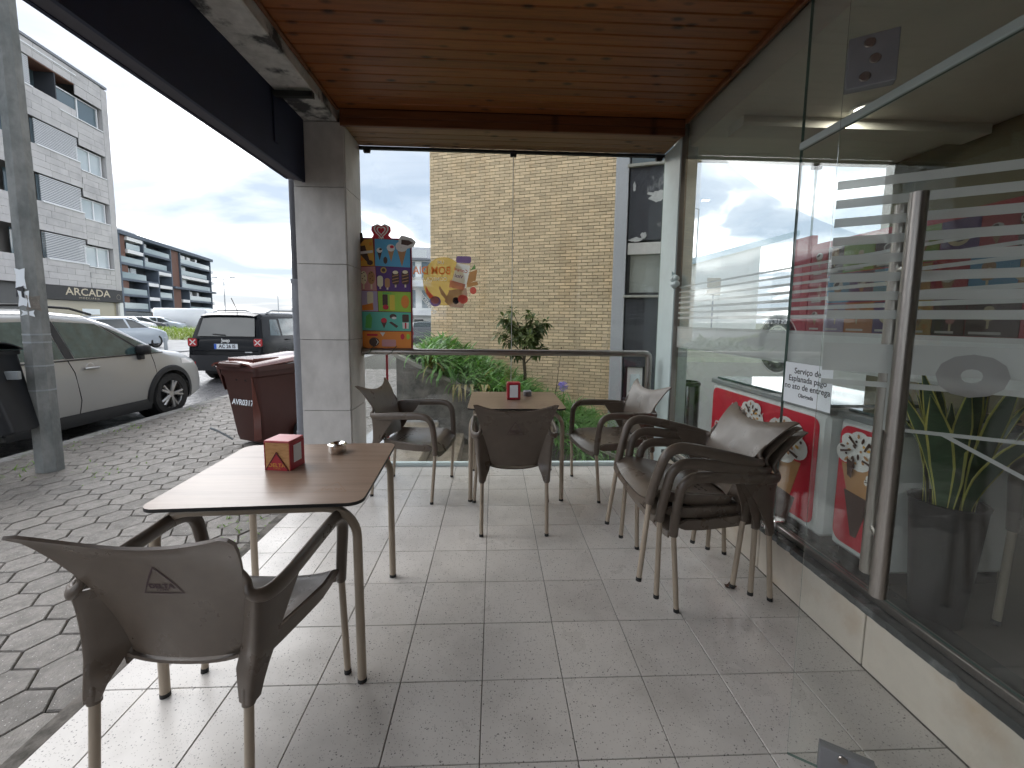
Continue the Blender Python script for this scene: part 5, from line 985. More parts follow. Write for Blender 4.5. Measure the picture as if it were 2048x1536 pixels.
q = aty(842, 690, 22); plain_car('parked_car', 'dark hatchback seen through the glass between price board and brick wall', (q.x, 24, -.2), R_(4), 'grey_car')
for k, (px_, Y_, pa, lab) in enumerate(((263, 41, 'white_car', 'small white car parked below the dark apartment block, far left'), (290, 42, 'grey_car', 'dark car parked below the dark apartment block, second from left'), (322, 43, 'silver_car', 'silver car parked below the dark block next to the white van'))):
    q = aty(px_, 655, Y_); plain_car('parked_car', lab, (q.x, Y_, -.11), R_(-70), pa, 'distant parked cars')
q = aty(374, 650, 46); vn = thing('white_van', 'long white van parked behind the grassy verge', 'van', (q.x, 46, -.1), R_(8))
obj('body', MB().bbox(-2.6, 2.3, -1.0, 1.0, .35, 2.35, .15), 'white_car', vn, smooth=True, angle=60); obj('cab', MB().prism([(2.3, .35), (3.1, .35), (3.1, 1.1), (2.75, 1.35), (2.3, 2.2)], -.95, .95, 0, frame((0, 0, 0), (1, 0, 0), (0, 0, 1))), 'white_car', vn); obj('side_trim', MB().box(-1.6, .4, -1.012, -1.001, .85, .92), 'b1stone', vn)
for x in (-1.7, 2.2):
    for y in (-.9, .9): obj('wheel', MB().lathe([(0, -.1), (.34, -.1), (.34, .1), (0, .1)], (x, y, .34), 20, 'y'), 'tyre', vn, smooth=True)

# ================================================================== BUILDINGS
def scaled(p, k): return CAM + (Vector(p) - CAM) * k
# --- pale stone apartment block on the left
K1 = 1.15; U1 = Vector((.09724745, -.99526023, 0)); O1 = scaled((-21.69, 25.7, 1.4), K1); O1.z = 0; N1 = Vector((0, 0, 1)).cross(U1)
if N1.dot(CAM - O1) < 0: N1 = -N1
B1 = thing('apartment_block', 'pale stone clad apartment block with louvred blinds and a shop below', 'building', M4=frame((O1.x, O1.y, 0), U1, Vector((0, 0, 1)).cross(U1)))
sgn = 1 if Vector((0, 0, 1)).cross(U1).dot(N1) > 0 else -1      # local +y*sgn points to the street
def zz1(z): return 1.4 + K1 * (z - 1.4)
def B1box(nm, u0, u1, d0, d1, z0, z1, m, par=B1, b=0):            # d = distance out of the facade
    y0, y1 = sorted((sgn * d0, sgn * d1)); a, c = zz1(z0), zz1(z1)
    return obj(nm, MB().box(u0 * K1, u1 * K1, y0, y1, a, c), m, par)
B1box('core', -.0, 12, -9, -1.2, -.2, 13.8, 'joint'); B1box('added_low_wing', 12.01, 34, -9, -.1, -.2, 5.0, 'b1stone'); B1box('end_wall', -.05, .35, -1.2, .0, -.2, 13.8, 'b1stone'); B1box('end_return', -.06, -.004, -9, -1.2, -.2, 13.8, 'b1stone')  # the low wing is unseen, added to dim the door reflection
B1box('roof', -.04, 12, -9, .06, 13.88, 14.0, 'roofgrey')
obj('roof_slope', MB().add([(1.6 * K1, -sgn * .3, zz1(14.0)), (14, -sgn * .3, zz1(14.0)), (14, -sgn * 4, zz1(16.2)), (3.2 * K1, -sgn * 4, zz1(16.2)), (1.6 * K1, -sgn * 8, zz1(14.0))], [(0, 1, 2, 3), (0, 3, 4)]), 'roofgrey', B1)
random.seed(11)
def slabs(u0, u1, z0, z1, rows, L=1.0):
    h = (z1 - z0) / rows
    for r in range(rows):
        u = u0 - (random.uniform(.2, .8) * L if r % 2 else random.uniform(0, .4) * L)
        while u < u1:
            a, b = max(u, u0), min(u + L, u1)
            if b - a > .08: B1box('stone_slab', a + .006, b - .006, -.05, random.uniform(-.003, .003), z0 + r * h + .005, z0 + (r + 1) * h - .005, 'b1stone')
            u += L
slabs(.36, 9, 13.15, 13.86, 2); slabs(.36, 2.02, 12.66, 13.14, 1)
for zt_, zb__ in ((11.85, 10.5), (9.28, 8.0), (6.72, 5.38)):
    slabs(2.04, 9, zb__, zt_, 4)
for a, b in ((11.42, 10.17), (8.9, 7.6), (6.45, 5.16), (3.95, 2.86)): slabs(.36, 2.04, b, a, 4)
slabs(2.04, 9, 2.86, 4.08, 4)
def window1(u0, u1, z0, z1, m='b_glass_l'):
    w = B1box('window', u0, u1, -.30, -.26, z0, z1, m)
    for a, b in ((u0, u0 + .06), ((u0 + u1) / 2 - .035, (u0 + u1) / 2 + .035), (u1 - .06, u1)): B1box('frame', a, b, -.26, -.20, z0, z1, 'b1white', w)
    B1box('frame', u0 + .06, u1 - .06, -.255, -.205, z1 - .05, z1, 'b1white', w); B1box('sill', u0 - .03, u1 + .03, -.3, .05, z0 - .05, z0 - .004, 'b1white', w)
window1(.46, 3.02, 11.5, 12.62, 'b_glass'); window1(.46, 2.04, 8.96, 10.12); window1(.46, 2.04, 6.5, 7.56); window1(.46, 2.04, 4.02, 5.1)
for u0, u1, z0, z1 in ((4.35, 6.2, 11.85, 13.12), (2.1, 4.38, 9.32, 10.46), (2.1, 4.34, 6.76, 7.96), (2.1, 4.33, 4.12, 5.34)):
    bl = B1box('blind', u0, u1, -.26, -.24, z0, z1, 'b_glass'); nsl = 15
    mb = MB()
    for k in range(nsl): zc = zz1(z0 + (z1 - z0) * (k + .5) / nsl); h_ = (zz1(z1) - zz1(z0)) / nsl * .36; y0, y1 = sorted((-sgn * .09, -sgn * .06)); mb.box(u0 * K1, u1 * K1, y0, y1, zc - h_ * .85, zc + h_ * .85)
    tag(obj('louvre_slats', mb, 'louvre', bl), kind='stuff'); B1box('sill', u0 - .02, u1 + .02, -.15, .05, z0 - .06, z0 - .006, 'b1white', bl)
for u0, u1, z0, z1 in ((4.42, 5.2, 9.3, 10.5), (4.38, 5.2, 6.74, 7.96), (4.38, 5.2, 4.1, 5.36), (5.9, 7.5, 4.1, 5.36), (5.9, 7.5, 6.74, 7.96)):
    w = B1box('window', u0, u1, -.9, -.86, z0, z1, 'b_glass'); B1box('frame', u0, u0 + .1, -.86, -.8, z0, z1, 'b1white', w); B1box('frame', u0 + (u1 - u0) * .6, u0 + (u1 - u0) * .6 + .07, -.86, -.8, z0, z1, 'b1white', w)
lg = B1box('loggia', 3.04, 4.33, -1.1, -1.05, 11.85, 13.12, 'b_glass'); B1box('loggia_soffit', 2.03, 4.34, -1.1, -.02, 13.10, 13.14, 'soffit', lg); B1box('loggia_side', 3.04, 3.1, -1.05, -.05, 11.85, 13.1, 'b2dark', lg)
B1box('gutter_strip', 1.9, 6, .0, .03, 13.58, 13.64, 'b1white')
sgnb = B1box('shop_sign', .12, 4.9, -.02, .14, 2.16, 2.84, 'signblack')
mb = MB(); add_text(mb, 'ARCADA', .60, frame((2.4 * K1, sgn * .150, zz1(2.58)), (-1 if sgn > 0 else 1, 0, 0), (0, 0, 1)), .006, sx=1.3); add_text(mb, 'I M O B I L I Á R I A', .16, frame((2.4 * K1, sgn * .150, zz1(2.29)), (-1 if sgn > 0 else 1, 0, 0), (0, 0, 1)), .0, sx=1.1); obj('lettering', mb, mat('pale gold letters', (.55, .48, .36), .5), sgnb, fix=False)
mb = MB(); ringmesh(mb, .15, .18, frame((.42 * K1, sgn * .150, zz1(2.45)), (1, 0, 0), (0, 0, 1))); obj('sign_emblem', mb, mat('emblem grey', (.2, .18, .15), .5), sgnb, fix=False)
sw_ = B1box('shop_window', .25, 4.9, -.2, -.12, .0, 2.14, mat('warm tan shop window', (.40, .36, .27), .12, spec=.8)); B1box('window_poster', 1.5, 2.6, -.12, -.115, 1.45, 1.75, 'paper', sw_)  # shop window in one warm tan colour
for k in range(2): B1box('window_poster', 1.55 + .5 * k, 1.95 + .5 * k, -.12, -.115, 1.05, 1.38, 'paper', sw_)
B1box('shop_pier', -.04, .24, -.3, .02, -.2, 2.14, 'b1white'); B1box('ground_wall', 4.92, 12, -.5, -.3, -.2, 2.84, mat('dark shutter', (.10, .10, .10), .6))
obj('wall_pipe', MB().tube([(-.12, sgn * -.4, -.2), (-.12, sgn * -.4, 8)], .08, 8), 'galv', B1)

# --- dark balcony block
K2 = 1.35; U2 = Vector((-.22436365, .97450549, 0)); O2 = scaled((-52.156, 62, 1.4), K2)
B2 = thing('balcony_block', 'blue grey apartment block with brown panels and white balconies', 'building', M4=frame((O2.x, O2.y, 0), U2, Vector((0, 0, 1)).cross(U2)))
s2 = 1 if Vector((0, 0, 1)).cross(U2).dot(CAM - O2) > 0 else -1
def z2(z): return 1.4 + K2 * (z - 1.4)
def B2box(nm, u0, u1, d0, d1, za_, zb2, m, par=B2): y0, y1 = sorted((s2 * d0, s2 * d1)); return obj(nm, MB().box(u0 * K2, u1 * K2, y0, y1, z2(za_), z2(zb2)), m, par)
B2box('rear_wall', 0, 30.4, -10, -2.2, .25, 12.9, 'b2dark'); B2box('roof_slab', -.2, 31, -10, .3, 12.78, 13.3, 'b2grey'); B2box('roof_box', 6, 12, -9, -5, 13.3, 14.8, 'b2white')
FLZ = [10.95, 8.8, 6.6, 4.37, 2.33]
for z, u0, u1 in ((10.95, 5.9, 13.9), (10.75, 17.2, 30), (8.8, 0, 13.9), (8.65, 17.2, 29.5), (6.6, 0, 9.6), (6.4, 14, 31.2), (4.37, 0, 6.4), (4.3, 9.7, 14), (4.3, 20, 29.5), (2.25, 0, 31)): B2box('floor_slab', u0, u1, -2.2, .05 if z != 6.4 else .6, z - .17, z + .17, 'b2grey')
for u, z0_, z1_ in ((.0, .3, 12.8), (5.85, 8.8, 12.8), (6.4, 2.2, 6.6), (9.65, 2.2, 8.7), (13.95, .3, 12.8), (17.2, 6.5, 12.8), (19.95, .3, 6.3), (29.9, .3, 12.8)): B2box('fin', u - .14, u + .14, -2.2, .1, z0_, z1_, 'b2grey')
for u0, u1, z0_, z1_ in ((.2, 1.6, 9.0, 12.75), (14.15, 17.0, 6.6, 12.75), (14.15, 17.2, 2.4, 6.2), (.2, 2, 6.8, 8.6), (.2, 1.9, 4.6, 6.4), (.2, 1.8, 2.5, 4.2)): B2box('brown_panel', u0, u1, -2.1, -.2, z0_, z1_, 'b2brown')
for u0, u1, z in ((1.7, 5.6, 12.45), (1.7, 5.6, 10.65), (9.75, 13.6, 8.35), (6.55, 9.4, 6.3), (9.8, 13.7, 6.2), (6.55, 9.4, 4.1), (17.3, 28.5, 8.5), (17.3, 19.8, 4.2), (6.55, 9.4, 2.3), (9.8, 13.7, 2.2), (30.1, 31, 10.6), (30.1, 31, 8.4), (30.1, 31, 4.2)): B2box('white_balcony', u0, u1, -2.1, .15, z - .25, z + .25, 'b2white')
for u0, u1, z in ((1.7, 5.0, 10.95), (6, 13.6, 11.0), (.3, 5.7, 8.95), (6, 12.5, 8.95), (.3, 6.2, 6.75), (.3, 6.2, 4.5), (9.8, 13.7, 4.45), (.3, 6.2, 2.45), (17.4, 29.6, 10.9), (17.4, 28, 8.85), (17.4, 29.4, 6.55), (20.1, 29.6, 4.45), (20.1, 29.5, 2.4)): B2box('balustrade', u0, u1, -.06, -.02, z, z + .85, 'balc_glass')
for u0, u1, z in ((7.3, 8.7, 11.0), (7.5, 8.9, 8.95), (2.1, 3.6, 6.8), (4, 5.4, 6.8), (17.6, 18.9, 10.95), (19.3, 21.3, 10.95), (21.8, 23.4, 10.95), (25.3, 26.2, 10.95), (17.6, 19.0, 8.9), (19.4, 21.2, 8.9), (17.6, 19.2, 6.6), (19.5, 21.3, 6.6), (21.9, 23.4, 4.5), (25.3, 26.2, 4.5)):
    w = B2box('window', u0, u1, -2.15, -1.2, z + .05, z + 1.65, 'b1white'); B2box('pane', u0 + .12, u1 - .12, -1.19, -1.15, z + .15, z + 1.55, 'b_glass_l', w)
B2box('end_facade', 29.95, 30.9, -6, -2.0, .3, 12.7, 'b1stone'); B2box('shop_front', .2, 13.9, -2.19, -2.1, .3, 2.1, 'b_glass'); B2box('red_poster', 10.4, 12.6, -2.09, -2.0, .7, 1.9, 'red')

# --- yellow brick building behind the planter
A = Vector((-1.406, 9.5, 0)); Bq = Vector((2.267, 8.1, 0)); DU = (Bq - A).normalized(); Lw = (Bq - A).length
BB = thing('brick_building', 'yellow brick building with dark window bays behind the planter', 'building', M4=frame((A.x, A.y, 0), DU, Vector((0, 0, 1)).cross(DU)))
obj('mortar_wall', MB().box(.004, Lw - .002, .012, 5.5, -1.6, 7.6), 'mortar', BB)
bl_, bh_, jo = .205, .052, .011; rest = MB(); cand = []
for r in range(int((6.6 + 1.3) / (bh_ + jo))):
    z = -1.3 + r * (bh_ + jo); off = ((r % 2) * .5 + ((r * 7919) % 5) * .02) * (bl_ + jo); u = -off
    while u < Lw - .005:
        a, b = max(u, 0), min(u + bl_, Lw)
        if b - a > .03: cand.append((a, b, z))
        u += bl_ + jo
Mw = BB.matrix_basis
def bd(c): p = Mw @ Vector(((c[0] + c[1]) / 2, 0, c[2])); return (p - CAM).length + (100 if c[2] < .35 or c[2] > 4.3 else 0)
full = [c for c in cand if abs(c[1] - c[0] - bl_) < .001]; full.sort(key=bd); pick = set(full[:298])
bms = []
for k in range(4): me = MB().bbox(0, bl_, -.002 - .0015 * k, .03, 0, bh_, .003).mesh('brick'); me.materials.append(M['brick']); fixn(me); bms.append(me)
random.seed(5)
for c in cand:
    if c in pick: obj('brick', random.choice(bms), None, BB, loc=(c[0], random.uniform(-.002, .002), c[2]))
    else: rest.box(c[0], c[1], random.uniform(-.006, 0), .03, c[2], c[2] + bh_)
tag(obj('brick_courses', rest, 'brick', BB), kind='stuff')
obj('concrete_edge', MB().bbox(Lw + .002, Lw + .235, -.03, .6, -1.6, 7.6, .01), 'pebble', BB)
W0 = Lw + .24; W1 = Lw + 1.12
def pz(x, y): d = ray(x, y); n_ = DU.cross(Vector((0, 0, 1))); tt = n_.dot(A - CAM) / n_.dot(d); return (CAM + d * tt).z
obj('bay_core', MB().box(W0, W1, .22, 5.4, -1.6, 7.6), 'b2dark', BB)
for nm, za_, zb2 in (('dark_panel', pz(1290, 480), pz(1290, 330)), ('dark_panel', pz(1290, 735), pz(1290, 597)), ('dark_panel', -1.6, pz(1290, 800))): obj(nm, MB().bbox(W0 + .02, W1, .02, .21, za_, zb2, .006), 'slate', BB)
zq0, zq1 = pz(1290, 590), pz(1290, 508)
w = obj('window', MB().box(W0 + .03, W1, .16, .19, zq0, zq1), 'curtain', BB); obj('window_frame', MB().box(W0 + .02, W0 + .07, .06, .16, zq0, zq1).box(W0 + .62, W0 + .68, .06, .16, zq0, zq1).box(W0 + .07, W1, .07, .15, zq0, zq0 + .05), 'black', w); obj('roller_box', MB().bbox(W0 + .02, W1, .03, .2, zq1, pz(1290, 484), .006), mat('cream roller box', (.60, .58, .54), .6, var=.1), w); obj('sill', MB().bbox(W0 - .03, W1, -.05, .2, zq0 - .05, zq0 - .004, .006), 'coping', w)
obj('window_pane', MB().box(W0 + .07, W1, .115, .12, zq0 + .05, zq1), 'glass', w)
zu = pz(1290, 326); w = obj('window', MB().box(W0 + .03, W1, .16, .19, zu, zu + 1.2), 'b_glass', BB); obj('sill', MB().bbox(W0 - .03, W1, -.05, .2, zu - .06, zu - .004, .006), 'coping', w)
dz0 = pz(1290, 735); dw = obj('door', MB().box(W0 + .10, W1 - .5, .10, .21, -1.5, dz0 - .02), 'white', BB); obj('door_panel', MB().bbox(W0 + .16, W0 + .34, .07, .099, -1.3, dz0 - .15, .01), 'whiteframe', dw)
obj('roof', MB().box(-.3, W1 + .2, -.3, 5.8, 7.61, 7.9), 'roofgrey', BB)
random.seed(21)
def blot(cu, cz, ru, rz_): # ragged patch of bare render
    n_ = 22; return [(cu + ru * math.cos(2 * math.pi * i / n_) * random.uniform(.55, 1.1), cz + rz_ * math.sin(2 * math.pi * i / n_) * random.uniform(.55, 1.1)) for i in range(n_)]
Fp = frame((0, .017, 0), (1, 0, 0), (0, 0, 1))
for cu, px_, ru, rz_ in ((W0 + .55, 392, .22, .13), (W0 + .82, 392, .16, .06), (W0 + .16, 478, .14, .05), (W0 + .3, 470, .07, .07), (W0 + .1, 372, .03, .1)): obj('bare_patch', MB().prism(blot(cu, pz(1290, px_), ru, rz_), 0, .002, 0, Fp), mat('bare render', (.50, .50, .48), .9, var=.2, scale=9), BB)

# --- pale modern house seen between board and brick wall
q = aty(838, 560, 34); MHs = thing('pale_house', 'white house with dark roof seen between the price board and brick wall', 'house', (q.x - 1.2, 34, -.2), R_(6))
obj('wall', MB().box(-3, 3, 0, 8, 0, 6.2), 'white', MHs); rf = obj('roof', MB().box(-3.2, 3.2, -.3, 8.2, 6.2, 6.35).add([(-3.2, -.3, 6.35), (3.2, -.3, 6.35), (3.2, 4, 7.9), (-3.2, 4, 7.9)], [(0, 1, 2, 3)]), 'roofgrey', MHs)
for x in (-1.8, .6): obj('roof_window', MB().box(x, x + 1.2, -.2, -.1, 6.4, 7.0), 'b1white', rf)
for r in range(2):
    obj('balcony', MB().box(-3.05, 3.05, -1.1, 0, 1.9 + 2.2 * r, 2.3 + 2.2 * r), 'b1white', MHs)
    for x in (-2.4, -.4, 1.4): w = obj('window', MB().box(x, x + 1.3, -.04, -.005, 2.5 + 2.2 * r, 3.9 + 2.2 * r), 'b_glass', MHs); obj('frame', MB().box(x - .06, x + 1.36, -.03, -.006, 3.905 + 2.2 * r, 3.98 + 2.2 * r), 'b1white', w)
for x in (-1.6, .8): obj('window', MB().box(x, x + .7, -.04, -.005, .6, 1.6), 'b2dark', MHs)

# ================================================================== PLANTER AND STEPS
pn = thing('stone_planter', 'grey stone planter sloping down beside the outside steps', 'planter')
def ztopP(x): return .864 - .4615 * (x + 1.355)
mb = MB(); mb.prism([(-1.36, -1.5), (3.2, -1.5), (3.2, ztopP(3.2)), (-1.36, ztopP(-1.36))], -.16, 0, 0, frame((0, 5.9, 0), (1, 0, 0), (0, 0, 1))); obj('front_wall', mb, 'planter', pn)
mb = MB(); mb.prism([(-1.40, ztopP(-1.40) + .001), (3.2, ztopP(3.2) + .001), (3.2, ztopP(3.2) + .05), (-1.40, ztopP(-1.40) + .05)], -.20, .04, 0, frame((0, 5.9, 0), (1, 0, 0), (0, 0, 1))); obj('coping', mb, 'coping', pn)
obj('side_wall', MB().bbox(-1.36, -1.20, 6.065, 9.3, -.3, .90, .01), 'planter', pn); obj('coping', MB().bbox(-1.40, -1.16, 6.11, 9.32, .902, .95, .01), 'coping', pn)
0 and obj('coping', MB().add([(-1.16, 9.1, .95), (.1, 8.75, .50), (.1, 8.95, .50), (-1.16, 9.3, .95), (-1.16, 9.1, .80), (.1, 8.75, .35), (.1, 8.95, .35), (-1.16, 9.3, .80)], [(0, 1, 2, 3), (4, 5, 6, 7), (0, 1, 5, 4), (1, 2, 6, 5), (2, 3, 7, 6), (3, 0, 4, 7)]), 'coping', pn)
def bedz(x, y): return .84 - .46 * (x + 1.25) + .10 * max(0, min(1, (y - 6.2))) + .05 * math.sin(x * 3 + y * 2)
obj('soil_bed', MB().grid(lambda u, v: (-1.2 + 4.4 * u, 6.07 + 3.3 * v - 1.2 * u * v, bedz(-1.2 + 4.4 * u, 6.07 + 3.3 * v)), 20, 6), 'soil', pn)
stt = thing('outside_steps', 'wet brown stone steps going down beyond the glass screen', 'steps')
for k in range(8):
    x = -.74 + .315 * k; z = -.16 * (k + 1)
    obj('step', MB().bbox(x, x + .34, 3.99, 5.70, z - .25, z, .008), 'step', stt); 
obj('step', MB().bbox(-1.2, -.742, 3.99, 5.70, -.26, -.006, .008), 'step', stt)
obj('stair_kerb', MB().prism([(-.745, -.30), (2.2, -1.72), (2.2, -1.5), (-.745, -.06)], -.15, 0, 0, frame((0, 5.71, 0), (1, 0, 0), (0, 0, 1))), 'planter', stt)
tag(obj('lower_court', MB().box(-1.36, 14, 3.9, 5.74, -1.75, -1.6).box(2.0, 4.6, 3.99, 12, -1.59, -1.45).box(4.6, 4.7, 3.99, 12, -1.59, -.201), 'step'), kind='structure')
tag(obj('terrace_base', MB().box(-1.2, 6, 3.935, 3.985, -1.8, -.012), 'limestone'), kind='structure')

# ------------------------------------------------------------------ planting
random.seed(2)
ag = MB(); dead = MB()
def strap(mb, base, a, L, w, bend, n=6):
    pv = None; ca, sa = math.cos(a), math.sin(a); vs = []
    for i in range(n + 1):
        t = i / n; th = 1.35 - bend * t; 
        if i == 0: p = Vector(base); 
        else: p = p + Vector((ca * math.cos(th), sa * math.cos(th), math.sin(th))) * (L / n)
        ww = w * (1 - t ** 3) + .001; vs += [p + Vector((-sa, ca, .25)) * ww, p + Vector((sa, -ca, .25)) * ww]
    mb.add(vs, [(2 * i, 2 * i + 1, 2 * i + 3, 2 * i + 2) for i in range(n)])
for i in range(330):
    x = random.uniform(-1.1, 1.9); y = 6.0 + (2.5 - .36 * (x + 1.2)) * random.random() ** 1.4
    if x > .9 and random.random() < .5: continue
    z = bedz(x, y)
    for k in range(random.randint(14, 22)): strap(ag if random.random() > .03 else dead, (x + random.uniform(-.04, .04), y + random.uniform(-.04, .04), z), random.uniform(0, 6.28), random.uniform(.32, .60), random.uniform(.011, .021), random.uniform(1.1, 2.8))
for i in range(44):                                             # lower clumps close to the screen on the right
    x = random.uniform(.5, 2.1); y = random.uniform(5.6, 6.6)
    for k in range(18): strap(ag, (x, y, bedz(x, y) - .25), random.uniform(0, 6.28), random.uniform(.3, .6), random.uniform(.010, .018), random.uniform(1.4, 2.9))
tag(obj('strap_leaf_plants', ag, 'aga', fix=False), 'dense green strap leaved plants filling the sloping planter', 'plants', kind='stuff')
for i in range(9): strap(dead, (random.uniform(-.6, .1), 5.95, bedz(-.3, 6) + .05), -1.57 + random.uniform(-.5, .5), .5, .016, 2.9)
tag(obj('dry_strap_leaves', dead, 'aga_dead', fix=False), 'few dry straw coloured leaves hanging over the planter wall', 'leaves', kind='stuff')
fl = thing('agapanthus_flower', 'single lilac agapanthus flower head above the far table', 'flower', (.98, 6.1, -.30))
ft = aty(1126, 772, 6.1); fl.location = (ft.x, 6.1, ft.z - .5)
obj('stem', MB().tube([(0, 0, 0), (.02, 0, .3), (0, 0, .5)], .006, 6), 'weed', fl)
mb = MB()
for k in range(46):
    d = Vector((random.gauss(0, 1), random.gauss(0, 1), random.gauss(.3, .8))).normalized(); mb.tube([d * .02 + Vector((0, 0, .5)), d * .06 + Vector((0, 0, .5)), d * .075 + Vector((0, 0, .495))], [.003, .006, .011], 5)
obj('flower_head', mb, 'lilac', fl)
for k in range(2): s_ = thing('bare_stem', ('thin dry flower stem left of the lilac flower', 'taller thin dry flower stem beside the brick wall')[k], 'stem', (ft.x - .10 - .05 * k, 6.4, -.2)); obj('stalk', MB().tube([(0, 0, 0), (.05 + .05 * k, 0, .6), (.10 + .06 * k, 0, 1.05 + .12 * k)], [.006, .004, .002], 6), 'bark', s_); obj('seed_head', MB().lathe([(0, 0), (.012, .01), (0, .03)], (.10 + .06 * k, 0, 1.05 + .12 * k), 6), 'bark', s_)
# young tree
tr = thing('young_tree', 'young broad leaved tree growing from the planter by the brick wall', 'tree', (.52, 7.0, .05))
mb = MB(); mb.tube([(0, 0, -.1), (.01, 0, .45), (-.02, .01, .75), (.0, 0, 1.05)], [.035, .028, .022, .014], 8); tips = []
for i in range(15):
    a = i * 2.4; h = .62 + .035 * i; L = random.uniform(.22, .48); e_ = Vector((math.cos(a) * L, math.sin(a) * L, h + random.uniform(.10, .42))); s_ = Vector((0, 0, h)); m_ = s_.lerp(e_, .5) + Vector((0, 0, .03)); mb.tube([s_, m_, e_], [.011, .008, .004], 6); tips += [e_, m_.lerp(e_, .5), m_.lerp(e_, .25)]
tips += [Vector((0, 0, 1.25)), Vector((.05, 0, 1.45)), Vector((-.22, 0, 1.5))]; mb.tube([(0, 0, 1.05), (.02, 0, 1.45)], [.014, .004], 6); mb.tube([(0, 0, 1.05), (-.22, 0, 1.5)], [.012, .003], 6)
obj('trunk', mb, 'bark', tr, smooth=True)
cr_ = MB()
for tp in tips:
    for k in range(random.randint(17, 24)):
        d = Vector((random.gauss(0, 1), random.gauss(0, 1), random.gauss(.0, .7))).normalized(); L = random.uniform(.09, .16); w_ = L * .2; p0 = tp + d * random.uniform(0, .05); sd_ = d.cross(Vector((0, 0, 1))).normalized(); up = sd_.cross(d); dr_ = Vector((0, 0, -.35))
        vs = [p0]
        for q_, ww in ((.35, 1), (.7, .8)): c_ = p0 + d * L * q_ + dr_ * L * q_ * q_; vs += [c_ + sd_ * w_ * ww + up * .006, c_, c_ - sd_ * w_ * ww + up * .006]
        vs.append(p0 + d * L + dr_ * L); cr_.add(vs, [(0, 1, 2), (0, 2, 3), (1, 4, 5, 2), (2, 5, 6, 3), (4, 7, 5), (5, 7, 6)])
obj('crown', cr_, 'treeleaf', tr, fix=False)
# weeds in the paving joints
wd = MB(); rw_ = random.Random(8)
for (cx_, cy_, n_, s_) in [(-1.75, 2.95, 26, .05), (-1.66, 2.75, 22, .05), (-1.85, 3.15, 18, .05), (-4.35, 3.8, 40, .09), (-4.62, 4.6, 40, .04), (-4.6, 5.4, 40, .04), (-4.6, 6.6, 25, .04), (-3.9, 4.0, 10, .04), (-1.62, 2.2, 14, .04), (-3.5, 3.9, 20, .04)]:
    for k in range(n_): strap(wd, (cx_ + rw_.gauss(0, .09), cy_ + rw_.gauss(0, .16), -.035), rw_.uniform(0, 6.28), s_ * rw_.uniform(.5, 1.3), .004, rw_.uniform(.6, 2.2), 3)
tag(obj('weeds', wd, 'weed', fix=False), 'small green weeds in the paving joints', 'weeds', kind='stuff')
# grassy verge
gv = MB()
tag(obj('verge_mound', MB().grid(lambda u, v: (-40 + 24 * u, 28 + 9 * v, -.1 + .45 * math.sin(math.pi * v) ** .6 * min(1, 8 * (1 - u), 8 * u)), 30, 8), 'grass'), 'low grassy verge across the road', 'verge', kind='stuff')
for i in range(9000):
    u, v = random.random(), random.random() * .7; x, y = -40 + 24 * u, 28 + 9 * v; z = -.1 + .45 * math.sin(math.pi * v) ** .6 * min(1, 8 * (1 - u), 8 * u); strap(gv, (x, y, z - .02), random.uniform(0, 6.28), random.uniform(.2, .55), .022, random.uniform(.3, 1.4), 2)
tag(obj('verge_grass', gv, 'grass', fix=False), 'long yellow green grass on the verge across the road', 'grass', kind='stuff')
# street lamps, sign, bollard
def lamp(label, x, y, h, arms):
    l_ = thing('street_lamp', label, 'street lamp', (x, y, -.15), 0, 'street lamps'); obj('post', MB().tube([(0, 0, 0), (0, 0, h)], [.09, .05], 8), 'galv', l_, smooth=True)
    for s_ in arms: am = obj('arm', MB().tube([(0, 0, h), (s_ * 1.3, 0, h + .28)], .035, 6), 'galv', l_, smooth=True); obj('lamp_head', MB().bbox(s_ * 1.2 - .3, s_ * 1.2 + .3, -.13, .13, h + .22, h + .32, .03), 'galv', am)
q = aty(447, 555, 60); lamp('twin armed street lamp just right of the dark apartment block', q.x, 60, q.z - .1, (-1, 1)); q = aty(555, 577, 75); lamp('farther twin armed street lamp next to the downpipe', q.x, 75, q.z - .1, (-1, 1)); q = aty(1398, 414, 30); lamp('tall single armed street lamp seen through the shop glass', q.x, 30, q.z, (-1,))
q = aty(1427, 575, 24); sg_ = thing('street_sign', 'square street sign seen through the shop glass', 'sign', (q.x, 24, -.2)); obj('post', MB().tube([(0, 0, 0), (0, 0, 3.2)], .05, 8), 'galv', sg_); obj('panel', MB().bbox(-.4, .4, -.05, .0, q.z - .25, q.z + .75, .02), mat('tan sign', (.42, .37, .30), .6), sg_)
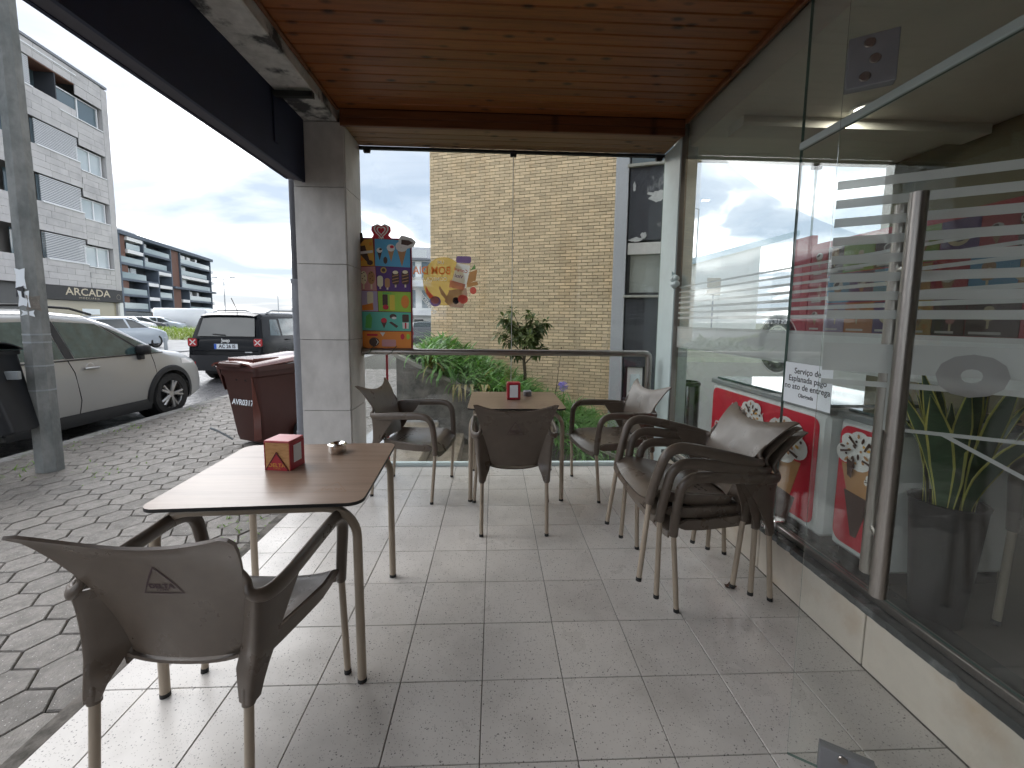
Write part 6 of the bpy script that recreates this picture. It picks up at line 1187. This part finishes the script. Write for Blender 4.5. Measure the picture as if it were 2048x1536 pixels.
q0, q1 = aty(1372, 640, 26), aty(1512, 640, 26); wbk = thing('white_brick_house', 'low white brick building seen through the shop glass', 'house', (q0.x, 26, -.2))
zl, zr_ = aty(1372, 530, 26).z + .2, aty(1512, 492, 26).z + .2; Lh = q1.x - q0.x
obj('wall', MB().prism([(-3, 0), (Lh, 0), (Lh, zr_), (-3, zl - (zr_ - zl) * 3 / Lh)], -5, 0, 0, frame((0, 0, 0), (1, 0, 0), (0, 0, 1))), 'white', wbk)
mb = MB()
for k in range(int(zl / .22)): mb.box(-3, Lh, -.02, -.001, .1 + k * .22, .30 + k * .22)
tag(obj('brick_course', mb, 'white', wbk), kind='stuff')
obj('eaves', MB().prism([(-3, zl - (zr_ - zl) * 3 / Lh), (Lh + 2.2, zr_ + (zr_ - zl) * 2.2 / Lh), (Lh + 2.2, zr_ + .35 + (zr_ - zl) * 2.2 / Lh), (-3, zl + .35 - (zr_ - zl) * 3 / Lh)], -5, .3, 0, frame((0, 0, 0), (1, 0, 0), (0, 0, 1))), mat('pale blue eaves', (.45, .6, .7), .5), wbk)
q = gz(333, 708, -.1); bo = thing('bollard', 'short grey bollard on the far side of the road', 'bollard', (q.x, q.y, -.1)); obj('post', MB().lathe([(0, 0), (.06, 0), (.055, .62), (.03, .66), (0, .66)], seg=12), 'galv', bo, smooth=True); obj('base', MB().lathe([(.0, .001), (.1, .001), (.1, .02), (.06, .03)], seg=12), 'galv', bo)
# dried ornament on the corner panel
q = aty(1350, 566, 3.60); on = thing('wall_ornament', 'pale crumpled ornament stuck at the edge of the shop glass', 'ornament', (XG - .045, 3.60, q.z))
mb = MB()
for k in range(9): c_ = Vector((random.uniform(-.005, .015), random.uniform(-.06, .06), random.uniform(-.05, .05))); mb.lathe([(0, -.03), (.022, -.018), (.03, 0), (.02, .018), (0, .028)], c_, 8, 'x')
obj('body', mb, 'whiteframe', on, smooth=True); obj('tail', MB().tube([(0, .03, .03), (.01, .035, .07), (.0, .03, .10)], [.016, .013, .005], 8), 'whiteframe', on, smooth=True)
